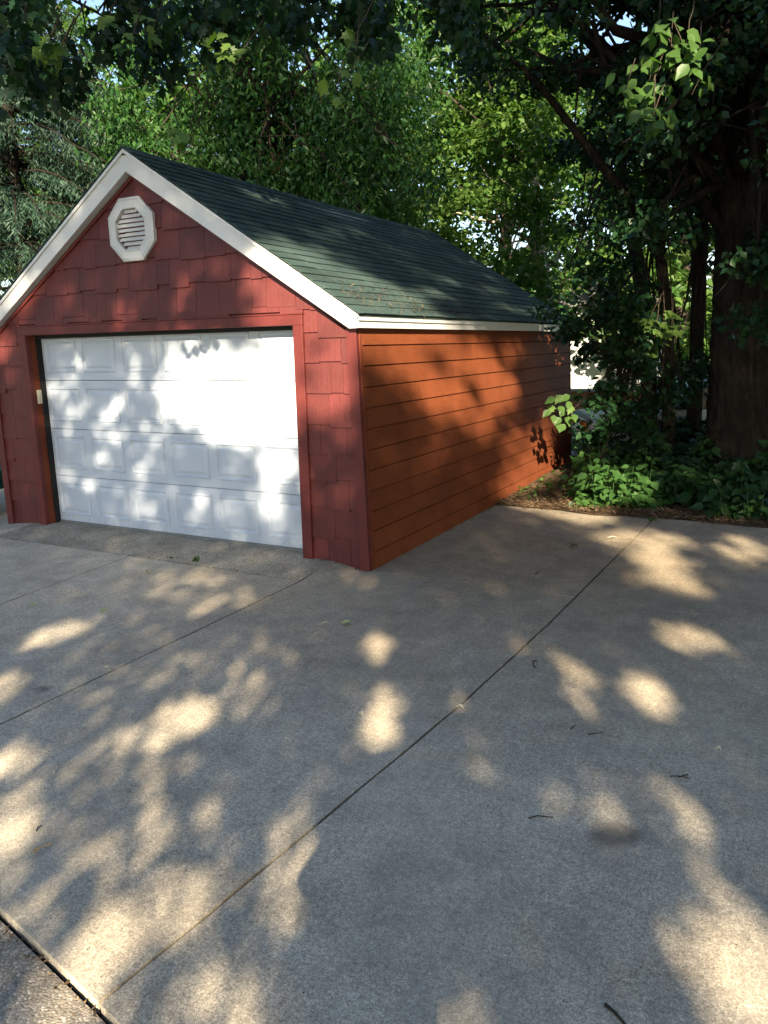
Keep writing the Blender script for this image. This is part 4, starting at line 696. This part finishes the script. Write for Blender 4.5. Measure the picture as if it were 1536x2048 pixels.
# ------------------------------------------------------------------ leaf sprays one can pick apart: leaves are parts of their branch
leafmesh = {}
def single(tmpl, key, mat):
    if key not in leafmesh: leafmesh[key] = np_mesh(key, np.asarray(tmpl[0], float), np.asarray(tmpl[1])); leafmesh[key].materials.append(mat)
    return leafmesh[key]
def put_leaf(me, pos, size, parent, tip, nrm, name='leaf'):
    Y = Vector(tip).normalized(); Z = Vector(nrm); Z = (Z-Y*Z.dot(Y)).normalized(); X = Y.cross(Z)
    o = bpy.data.objects.new(name, me); COL.objects.link(o); o.parent = parent
    o.matrix_world = Matrix(((X[0]*size, Y[0]*size, Z[0]*size, pos[0]), (X[1]*size, Y[1]*size, Z[1]*size, pos[1]), (X[2]*size, Y[2]*size, Z[2]*size, pos[2]), (0, 0, 0, 1)))
    o.matrix_parent_inverse = Matrix.Translation(-Vector(parent.location)); o.matrix_basis = o.matrix_world.copy() if False else Matrix(((X[0]*size, Y[0]*size, Z[0]*size, pos[0]), (X[1]*size, Y[1]*size, Z[1]*size, pos[1]), (X[2]*size, Y[2]*size, Z[2]*size, pos[2]), (0, 0, 0, 1)))
    return o
LB = single(LOBED, 'lobed_leaf', M['bright']); LO = single(OVATE, 'pointed_leaf', M['bright']); LW = single(OVATE, 'weed_leaf', M['weed'])
def sprays(parent, centers, spread, n, size, me, d, tw=True):
    mb = MB()
    for (x, y) in centers:
        c = spot(x, y, d+rng.normal(0, .15)); a = c+np.array([rng.normal(0, .1), .25, .35])
        P = limb_path(a, c+np.array([0, 0, -.12]), .1, 4); mb.tube(P, [.007, .006, .005, .004, .002], 4, False)
        for k in range(n):
            p = c+rng.normal(0, spread, 3)*np.array([1, .6, .8]); ang = rng.uniform(0, 2*math.pi)
            put_leaf(me, p, size*rng.uniform(.7, 1.25), parent, (math.cos(ang), math.sin(ang)-.25, -.75+rng.normal(0, .3)), (SUN[0]+rng.normal(0, .4), SUN[1]+rng.normal(0, .4), .8))
    mb.build('twigs', M['twig'], parent)['kind'] = 'stuff'
sprays(big, [(1300, 130), (1340, 90), (1370, 70), (1355, 120), (1280, 180), (1310, 215), (1275, 205), (1330, 190), (1385, 160), (1375, 95), (1245, 190), (1320, 60), (1400, 110), (1300, 235)], .085, 7, .135, LO, 7.9)
sprays(big, [(1290, 640), (1310, 655), (1330, 640), (1345, 655), (1300, 690), (1345, 500), (1350, 520), (1240, 960), (1320, 600), (1360, 640)][:7], .10, 6, .14, LB, 10.2)
cb = empty('low_branch', tuple(spot(1160, 820, 10.35))); tag(cb, 'small sunlit leaf spray reaching in front of the siding end', 'branch')
MB().tube([spot(1175, 790, 10.6), spot(1150, 815, 10.45), spot(1125, 825, 10.3), spot(1110, 832, 10.2)], [.008, .007, .005, .003], 5).build('stem', M['twig'], cb)
for (x, y) in [(1112, 805), (1125, 800), (1138, 812), (1105, 820), (1118, 822), (1132, 828), (1145, 822), (1108, 840), (1122, 845), (1136, 842), (1118, 856), (1130, 858), (1148, 838), (1100, 830), (1140, 800)]:
    put_leaf(LB if (x % 2) else LO, spot(x, y-10, 10.25+rng.normal(0, .1)), .135*rng.uniform(.8, 1.2), cb, (rng.normal(-.3, .5), -.5, -.7), (SUN[0], SUN[1], .9))
ob = [o for o in bpy.data.objects if o.name == 'overhanging_maple'][0]
sprays(ob, [(440, 75), (455, 100), (460, 118), (105, 85), (80, 100), (110, 110), (375, 262), (365, 275), (700, 60), (710, 95), (665, 190), (680, 160), (210, 40), (300, 60), (250, 90)], .06, 5, .13, LB, 7.4)
# sprigs hanging just in front of the door head: they throw the crisp leaf shadows on it
for k, (xx, zz) in enumerate([(-3.55, 2.05), (-3.35, 1.98), (-3.75, 2.0), (-2.1, 2.12), (-1.95, 2.1), (-1.7, 2.12)]):
    q = np.array([xx, .17, zz])+SUN*4.4
    for j in range(7):
        p = q+rng.normal(0, .07, 3); put_leaf(LB, p, .10*rng.uniform(.7, 1.2), ob, (rng.normal(0, .3), rng.normal(0, .3), -1), (SUN[0]+rng.normal(0, .3), SUN[1], .2))

# ------------------------------------------------------------------ weeds along the slab edge
def weed(px, d, h, nl, size, label, mat_me, lit):
    b_ = spot(px, 1000, d+(.22 if lit else .35)); b_[2] = .03; w_ = empty('broadleaf_weed', tuple(b_)); tag(w_, label, 'weed', 'broad leaved weeds at the slab edge')
    top = b_+np.array([rng.normal(0, .08), rng.normal(-.04, .06), h]); P = limb_path(b_, top, .05, 5); MB().tube(P, [.006, .006, .005, .005, .004, .003], 4).build('stem', M['weedlow'], w_)
    for k in range(nl):
        f = .25+.75*(k+.5)/nl; q = b_+(top-b_)*f; a = k*2.4+rng.uniform(-.4, .4); r = .05+.05*(1-f)
        put_leaf(mat_me, q+np.array([math.cos(a)*r, math.sin(a)*r, 0]), size*rng.uniform(.5, 1.3)*(1.15-.45*f), w_, (math.cos(a), math.sin(a), rng.uniform(-.75, -.1)), (rng.normal(0, .25)+SUN[0]*.6, rng.normal(0, .25)+SUN[1]*.6, 1))
LWD = single(OVATE, 'shade_weed_leaf', M['weedlow'])  # darker copy of the weed leaf; the bed's shade is in the colour
ORD = ['first', 'second', 'third', 'fourth', 'fifth', 'sixth', 'seventh', 'eighth', 'ninth', 'tenth', 'eleventh', 'twelfth']
def row_label(items, i, what, cuts):
    rw = lambda d: 0 if d < cuts[0] else (1 if d < cuts[1] else 2); r = rw(items[i][1]); row = sorted([j for j in range(len(items)) if rw(items[j][1]) == r], key=lambda j: items[j][0])
    return 'weed, %s from left in %s row of the %s' % (ORD[row.index(i)], ('front', 'middle', 'back')[r], what)
lit_px = [(1165, 9.65), (1180, 9.5), (1195, 9.75), (1205, 9.4), (1218, 9.6), (1228, 9.35), (1240, 9.5), (1246, 9.9), (1258, 9.4), (1268, 9.7), (1278, 9.3), (1286, 9.95), (1296, 9.6), (1180, 10.0), (1212, 10.1), (1300, 10.2), (1235, 10.2), (1265, 10.1), (1158, 9.9), (1190, 9.3), (1225, 9.2)]
for i, (x, d) in enumerate(lit_px):
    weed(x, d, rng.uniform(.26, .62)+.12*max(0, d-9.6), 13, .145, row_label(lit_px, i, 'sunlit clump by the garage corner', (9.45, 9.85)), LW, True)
dark_px = [(1420, 8.95), (1432, 9.05), (1450, 8.9), (1500, 8.95), (1522, 8.85), (1380, 9.3), (1350, 9.5), (1400, 9.4), (1440, 9.4), (1480, 9.3), (1515, 9.3), (1340, 9.9), (1375, 10.1), (1410, 10.0)]
for i, (x, d) in enumerate(dark_px):
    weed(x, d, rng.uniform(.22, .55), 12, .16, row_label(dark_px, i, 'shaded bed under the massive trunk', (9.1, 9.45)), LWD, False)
n = 9000; xs = rng.uniform(1290, 1700, n); ds = np.maximum(rng.uniform(9.2, 12.5, n), np.where(xs < 1420, 9.75, 9.2)+rng.uniform(0, .25, n)); hh = np.clip((ds-9.1)*.48, .06, .78)*(.75+.35*np.sin(xs*.05)*np.sin(ds*3))
P = np.array([spot(x, 1000, d) for x, d in zip(xs, ds)]); P[:, 2] = hh*rng.random(n)**.45+.02
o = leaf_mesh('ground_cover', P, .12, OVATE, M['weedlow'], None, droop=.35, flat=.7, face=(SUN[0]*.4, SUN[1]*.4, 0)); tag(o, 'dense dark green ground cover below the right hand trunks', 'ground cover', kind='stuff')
n = 2200; xs = rng.uniform(1150, 1330, n); ds = rng.uniform(9.5, 12.2, n); P = np.array([spot(x, 1000, d) for x, d in zip(xs, ds)]); P[:, 2] = np.clip((ds-9.3)*.28, .05, .5)*rng.random(n)**.5+.02
P = P[P[:, 0] > .35]
o = leaf_mesh('ground_cover', P, .11, OVATE, M['weed'], None, droop=.35, flat=.7, face=(SUN[0]*.4, SUN[1]*.4, 0)); tag(o, 'lighter ground cover behind the sunlit weeds beside the garage corner', 'ground cover', kind='stuff')
n = 420; P = np.stack([rng.uniform(.08, 1.1, n), rng.uniform(3.4, 6.2, n), rng.uniform(.03, .1, n)], 1); P = P[P[:, 1] > 3.3+.5*P[:, 0]]
o = leaf_mesh('seedlings', P, .06, OVATE, M['bright'], None, droop=0, flat=.8); tag(o, 'low bright seedlings along the foot of the siding', 'ground cover', kind='stuff')
# strap leaved plant at the garage's far corner
sl_ = empty('strap_leaf_plant', tuple(spot(1160, 930, 12.6))); tag(sl_, 'dark strap leaved clump just behind the garage corner', 'plant')
for k in range(18):
    a = rng.uniform(0, 2*math.pi); b_ = np.array(sl_.location); b_[2] = 0; D = np.array([math.cos(a), math.sin(a), 0]); L = rng.uniform(.4, .7); mb = MB(); V = []; S = np.array([-D[1], D[0], 0])*.012
    for s_ in np.linspace(0, 1, 6): q = b_+D*L*.7*s_+np.array([0, 0, L*(1.1*s_-.75*s_*s_)]); V += [q-S*(1-s_*.85), q+S*(1-s_*.85)]
    mb.add(V, [(2*i, 2*i+1, 2*i+3, 2*i+2) for i in range(5)]).build('leaf', M['deep'], sl_)

# ------------------------------------------------------------------ things beyond the trees: house, car, wagon
hx, hy = spot(1150, 700, 19)[:2]; Yh = hy+.5
bw = empty('brick_wall', (hx+.4, Yh, 0)); tag(bw, 'low orange brick garden wall just past the garage corner', 'wall')
mbk = plain('mortar_core', (.22, .17, .14), .9); mbr = plain('orange_brick', (.50, .20, .09), .85, .2, var=.3, scale=60)
MB().box((hx-.95, Yh+.03, -.1), (hx+2.0, Yh+.2, .80)).build('core', mbk, bw)
MB().box((hx-1.0, Yh-.06, .80), (hx+2.05, Yh+.24, .86)).build('coping', plain('stone_coping', (.42, .38, .33), .85), bw, bevel=.01)
bm = MB().box((-.104, 0, 0), (.104, .05, .062)).mesh('brick'); bm.materials.append(mbr)
for r_ in range(12):
    for c_ in range(13):
        o = bpy.data.objects.new('brick', bm); COL.objects.link(o); o.parent = bw; o.matrix_parent_inverse = Matrix.Translation(-Vector(bw.location)); o.location = (hx-.84+.22*c_+(.11 if r_ % 2 else 0), Yh-.021, -.06+.072*r_)
hc = spot(1175, 700, 35); house = empty('house', (hc[0], hc[1]+3, 0)); tag(house, 'white sided house far beyond the garage corner', 'house')
mw = plain('white_house_siding', (.46, .46, .46), .6, var=.05); X0, X1, Yh = hc[0]-2.6, hc[0]+2.6, hc[1]
MB().box((X0, Yh+.03, -.1), (X1, Yh+7, 3.4)).build('wall', mw, house)
for k in range(19): MB().box((X0-.02, Yh+.006*(k % 2), .02+k*.18), (X1+.02, Yh+.03, .02+(k+1)*.18-.012)).build('siding_board', mw, house)
MB().prism([(Yh-.3, 3.38), (Yh+7.3, 3.38), (Yh+3.5, 5.2)], 'x', X0-.3, X1+.3).build('roof', plain('grey_roof', (.16, .15, .14), .9), house)
wn = MB().box((hc[0]+.5, Yh-.03, 1.2), (hc[0]+1.5, Yh+.02, 2.4)).build('window', mw, house); MB().box((hc[0]+.58, Yh-.036, 1.28), (hc[0]+1.42, Yh-.031, 2.32)).build('pane', plain('window_glass', (.05, .07, .09), .05, .6), wn)

# parked car, mostly hidden by trunks
cp = spot(1440, 800, 13.6); car = empty('parked_car', (cp[0], cp[1], -.05)); tag(car, 'pale blue grey parked car glimpsed between the trunks on the right', 'car')
mcar = plain('pale_blue_car_paint', (.42, .52, .60), .3, .5, .3, var=.03); mgl = plain('car_glass', (.02, .025, .03), .05, .6); mlamp = plain('orange_lamp_lens', (.75, .25, .04), .2, .5, var=.02)
def cpart(mb, name, mat, parent=car, **k):
    R = Matrix.Rotation(.42, 3, 'Z')
    def f(x, y, z): v = R @ Vector((x, y, 0)); return (v[0]+cp[0], v[1]+cp[1], z-.05)
    return mb.warp(f).build(name, mat, parent, **k)
prof = [(-2.2, .32), (-2.24, .62), (-2.15, .88), (-1.1, 1.0), (-.45, 1.42), (1.05, 1.44), (1.75, 1.02), (2.15, .96), (2.24, .6), (2.18, .32)]
cpart(MB().prism([(x, z) for x, z in prof][::-1], 'y', -.88, .88), 'body', mcar, bevel=.06)
cpart(MB().prism([(-1.0, 1.0), (-.44, 1.36), (.25, 1.38), (.25, 1.0)][::-1], 'y', -.886, .886), 'side_window', mgl)
cpart(MB().prism([(.32, 1.0), (.32, 1.38), (1.0, 1.38), (1.62, 1.02)][::-1], 'y', -.886, .886), 'side_window', mgl)
for sx in (-1.4, 1.35):
    for sy in (-.82, .82):
        pts = [(sx, sy-.1, .32), (sx, sy+.1, .32)]; wh = cpart(MB().tube(pts, .32, 20), 'wheel', M['rubber']); cpart(MB().tube([(sx, sy-.104, .32), (sx, sy+.104, .32)], .19, 14), 'rim', M['steel'], wh)
for sy in (-.62, .62): cpart(MB().box((-2.27, sy-.16, .68), (-2.19, sy+.16, .82)), 'headlight', mlamp, bevel=.01); cpart(MB().box((2.18, sy-.16, .7), (2.26, sy+.16, .86)), 'tail_light', mlamp, bevel=.01)

# green garden wagon behind the left wall
wp = floor_at(2, 1030); wg = empty('garden_wagon', tuple(wp)); tag(wg, 'dark green garden wagon with spoked wheel, cut off at the left edge', 'wagon')
x0 = wp[0]; y0 = wp[1]
tb = MB(); tb.box((x0-.95, y0-.3, .34), (x0+.05, y0+.3, .37)); tb.build('wagon_floor', M['teal'], wg)
for a_, b_ in (((x0-.95, y0-.32, .34), (x0+.05, y0-.3, .56)), ((x0-.95, y0+.3, .34), (x0+.05, y0+.32, .56)), ((x0+.05, y0-.32, .34), (x0+.07, y0+.32, .56)), ((x0-.97, y0-.32, .34), (x0-.95, y0+.32, .56))): MB().box(a_, b_).build('side_panel', M['teal'], wg)
for sx in (-.05, -.85):
    for sy in (-.34, .34):
        c = np.array([x0+sx, y0+sy, .15]); ring = [c+.135*np.array([math.cos(q), 0, math.sin(q)]) for q in np.linspace(0, 2*math.pi, 21)]
        ty = MB().tube(ring, .02, 8, False).build('wheel', M['rubber'], wg, smooth=True); sk = MB()
        for q in np.linspace(0, math.pi, 6)[:-1]: sk.tube([c-.125*np.array([math.cos(q), 0, math.sin(q)]), c+.125*np.array([math.cos(q), 0, math.sin(q)])], .004, 5)
        sk.tube([c-np.array([0, .03, 0]), c+np.array([0, .03, 0])], .022, 10); sk.build('spokes', M['steel'], ty)

# ------------------------------------------------------------------ small things on the concrete
def curl(name, px, py, L, wd, mat, label, cat, ang, group):
    c = floor_at(px, py); V = []; D = np.array([math.cos(ang), math.sin(ang), 0]); S = np.array([-D[1], D[0], 0])
    for s_, w_, z_ in ((-.5, .05, .012), (-.25, .8, .006), (0, 1, .016), (.25, .7, .02), (.5, .08, .006)):
        for e, dz in ((-1, .012), (0, 0), (1, .01)): V.append(c+D*L*s_+S*e*w_*wd/2+np.array([0, 0, rise(c[0], c[1])+.004+z_+dz*w_]))
    o = MB().add([v-c for v in V], [(i*3+j, i*3+j+1, i*3+j+4, i*3+j+3) for i in range(4) for j in range(2)]).build(name, mat); o.location = c; tag(o, label, cat, group); return o
FL = 'fallen leaves on the concrete'
for px, py, L, wd, mt, lab in [(297, 1147, .05, .04, 'dryleaf', 'small curled pale green leaf near the pebbly apron'), (67, 1212, .05, .04, 'dryleaf', 'tiny pale leaf near the left edge below the long joint'), (208, 1225, .085, .03, 'dryleaf', 'curled yellow leaf above the brightest left sun patch'),
        (648, 1252, .09, .022, 'pale', 'pale straw like sliver left of the curled green leaf'), (692, 1250, .085, .055, 'dryleaf', 'curled pale green leaf in the middle of the drive'), (1147, 1094, .09, .06, 'weed', 'bright green leaf in shade by the garage side wall'), (1223, 1078, .12, .02, 'pale', 'white sliver in the sun patch near the weeds'),
        (918, 1419, .06, .02, 'pale', 'white curled husk lying on the diagonal joint'), (1435, 1504, .035, .02, 'pale', 'small bright husk at the right in a faint sun streak'), (213, 1340, .04, .02, 'pale', 'small pale bit by the second joint'), (722, 1432, .03, .02, 'pale', 'tiny pale bit in the large centre sun patch'), (108, 1552, .012, .01, 'pale', 'tiny white crumb in the lower left')]:
    curl('fallen_leaf', px, py, L, wd, M[mt], lab, 'leaf', rng.uniform(-.3, 1.0), FL)
def twig(px, pts, r, mat, label):
    c = floor_at(*px); P = [floor_at(*q)+np.array([0, 0, r+.004+.004*(i % 2)]) for i, q in enumerate(pts)]; o = MB().tube([p-c for p in P], [r*(1-.5*i/len(P)) for i in range(len(P))], 6, True, .2).build('twig', mat); o.location = c; tag(o, label, 'twig', 'twigs on the concrete'); return o
twig((85, 1698), [(66, 1704), (84, 1698), (104, 1690)], .004, M['tan'], 'tan dry stick in the lower left'); twig((80, 1700), [(68, 1708), (80, 1702)], .003, M['tan'], 'short tan splinter beside the tan stick')
twig((78, 1657), [(73, 1665), (77, 1658), (84, 1654)], .003, M['twig'], 'small dark bent twig above the tan stick')
tw = twig((1360, 1555), [(1340, 1555), (1356, 1556), (1379, 1559)], .003, M['twig'], 'forked dark twig at the right'); c = floor_at(1360, 1555)
MB().tube([floor_at(x, y)+np.array([0, 0, .006]) for x, y in ((1356, 1556), (1376, 1551))], .0025, 5).build('fork', M['twig'], tw)
twig((1083, 1637), [(1057, 1639), (1075, 1636), (1106, 1638)], .003, M['twig'], 'long thin dark twig left of the oil stain')
twig((1195, 1470), [(1176, 1471), (1206, 1468)], .0025, M['twig'], 'thin dark twig right of the middle, above the forked one'); twig((1146, 1456), [(1141, 1460), (1151, 1454)], .003, M['twig'], 'short dark twig nearest the curled twig')
twig((1069, 1330), [(1074, 1324), (1066, 1325), (1066, 1334), (1072, 1338)], .004, M['twig'], 'dark hooked twig right of the diagonal joint'); twig((1228, 2030), [(1210, 2014), (1228, 2032), (1250, 2055)], .006, M['twig'], 'thick broken stick at the bottom edge')
twig((1075, 1147), [(1070, 1150), (1080, 1144)], .004, M['twig'], 'short dark twig in the shade before the siding')
for (px, py, n_, h_, lab) in ((392, 1124, 9, .05, 'small grass tuft in the crack at the apron front'), (345, 1118, 6, .03, 'tiny moss tuft left of the grass tuft in the apron crack'), (1303, 1043, 10, .06, 'small green sprig where the long joint meets the litter')):
    c = floor_at(px, py); c[2] = 0; tf = empty('grass_tuft', tuple(c)); tag(tf, lab, 'grass tuft', 'tufts in the joints')
    for k in range(n_):
        a = rng.uniform(0, 6.28); put_leaf(single(NARROW, 'grass_blade', M['weed']), c+np.array([rng.normal(0, .02), rng.normal(0, .006), .003]), h_*rng.uniform(.7, 1.4), tf, (math.cos(a)*.6, math.sin(a)*.6, .8), (math.sin(a), -math.cos(a), .2), 'blade')
# grit and specks
n = 300; q = [floor_at(rng.uniform(0, 1536), 1120+900*rng.random()**1.3) for _ in range(n)]; q = np.array([p for p in q if p[1] > edge_y(p[0])+.02 and not (p[0] < 0 and p[1] > -.5)]); q[:, 2] = .004
gd = leaf_mesh('grit', q, .007, LEAF2, M['twig'], None, droop=0, flat=.9); tag(gd, 'dark grit and seed specks scattered over the concrete', 'grit', kind='stuff')
n = 160; q = np.array([floor_at(rng.uniform(0, 1536), 1120+900*rng.random()**1.3) for _ in range(n)]); q[:, 2] = .005
gd = leaf_mesh('grit', q, .007, LEAF2, M['pale'], None, droop=0, flat=.9); tag(gd, 'pale crumbs scattered over the concrete', 'grit', kind='stuff')
n = 420; q = np.stack([.03+np.abs(rng.normal(0, .035, n)), rng.uniform(.05, 3.2, n), np.full(n, .006)], 1); q2 = np.stack([rng.uniform(-.55, .02, 90), -.03-np.abs(rng.normal(0, .02, 90)), np.full(90, .01)], 1); q2[:, 2] += np.array([rise(a, b_) for a, b_ in q2[:, :2]])
gd = leaf_mesh('wall_debris', np.concatenate([q, q2]), .02, NARROW, M['straw'], None, droop=0, flat=.85); tag(gd, 'dry crumbs gathered along the foot of the garage walls', 'leaf litter', kind='stuff')
# moss and dirt along the joint and the slab's front edge
mo = []
for k in range(260): x = rng.uniform(-.6, 2.2); mo.append((x, edge_y(x)-.02-abs(rng.normal(0, .012)), -.024))
for k in range(40): x = rng.uniform(-2.2, -1.0); mo.append((x, -.51+rng.normal(0, .008), .004))
gd = leaf_mesh('edge_debris', np.array(mo), .022, NARROW, M['straw'], None, droop=-.1, flat=.6); tag(gd, 'dry crumbs and moss along the low slab edge', 'leaf litter', kind='stuff')

# ------------------------------------------------------------------ the person taking the photograph: only the shadow is seen
H = CAM + np.array([.469, -.883, 0])*.34 - E1*.05; H[2] = 0
def loc(u_, f_, z_): return tuple(H + E1*u_ - np.array([SUN[0], SUN[1], 0])/math.cos(EL)*f_ + np.array([0, 0, z_]))
J = {'pelvis': (loc(0, 0, 1.0), .15), 'waist': (loc(0, 0, 1.15), .145), 'chest': (loc(0, 0, 1.38), .165), 'neck': (loc(0, 0, 1.56), .065), 'chin': (loc(0, .02, 1.64), .075), 'head': (loc(0, 0, 1.73), .1), 'crown': (loc(0, -.01, 1.82), .07)}
ED = [('pelvis', 'waist'), ('waist', 'chest'), ('chest', 'neck'), ('neck', 'chin'), ('chin', 'head'), ('head', 'crown')]
for s, n_ in ((-1, 'l'), (1, 'r')):
    J.update({'sh'+n_: (loc(.19*s, 0, 1.48), .075), 'el'+n_: (loc(.31*s, .08, 1.30), .052), 'wr'+n_: (loc(.11*s, .2, 1.50), .036), 'ha'+n_: (loc(.075*s, .22, 1.58), .04), 'hip'+n_: (loc(.1*s, 0, .93), .115), 'kn'+n_: (loc(.11*s, .02, .5), .075), 'an'+n_: (loc(.12*s, -.02, .09), .05), 'to'+n_: (loc(.14*s, .17, .04), .04)})
    ED += [('chest', 'sh'+n_), ('sh'+n_, 'el'+n_), ('el'+n_, 'wr'+n_), ('wr'+n_, 'ha'+n_), ('pelvis', 'hip'+n_), ('hip'+n_, 'kn'+n_), ('kn'+n_, 'an'+n_), ('an'+n_, 'to'+n_)]
    for k in range(4): J['fi%s%d' % (n_, k)] = (loc((.075+.02*(k-1.5))*s, .24, 1.65+.01*(k % 2)), .0095); ED.append(('ha'+n_, 'fi%s%d' % (n_, k)))
    J['th'+n_] = (loc(.02*s, .25, 1.60), .011); ED.append(('ha'+n_, 'th'+n_))
ks = list(J); me = bpy.data.meshes.new('person'); me.from_pydata([J[k][0] for k in ks], [(ks.index(a), ks.index(b)) for a, b in ED], []); me.update()
pe = link('person', me, plain('dark_clothing', (.05, .06, .08), .8)); sk = pe.modifiers.new('skin', 'SKIN')
for i, k in enumerate(ks): me.skin_vertices[0].data[i].radius = (J[k][1], J[k][1]); me.skin_vertices[0].data[i].use_root = (k == 'pelvis')
sb = pe.modifiers.new('sub', 'SUBSURF'); sb.levels = 1; sb.render_levels = 2
tag(pe, 'standing person in dark clothes whose shadow falls on the near concrete', 'person')
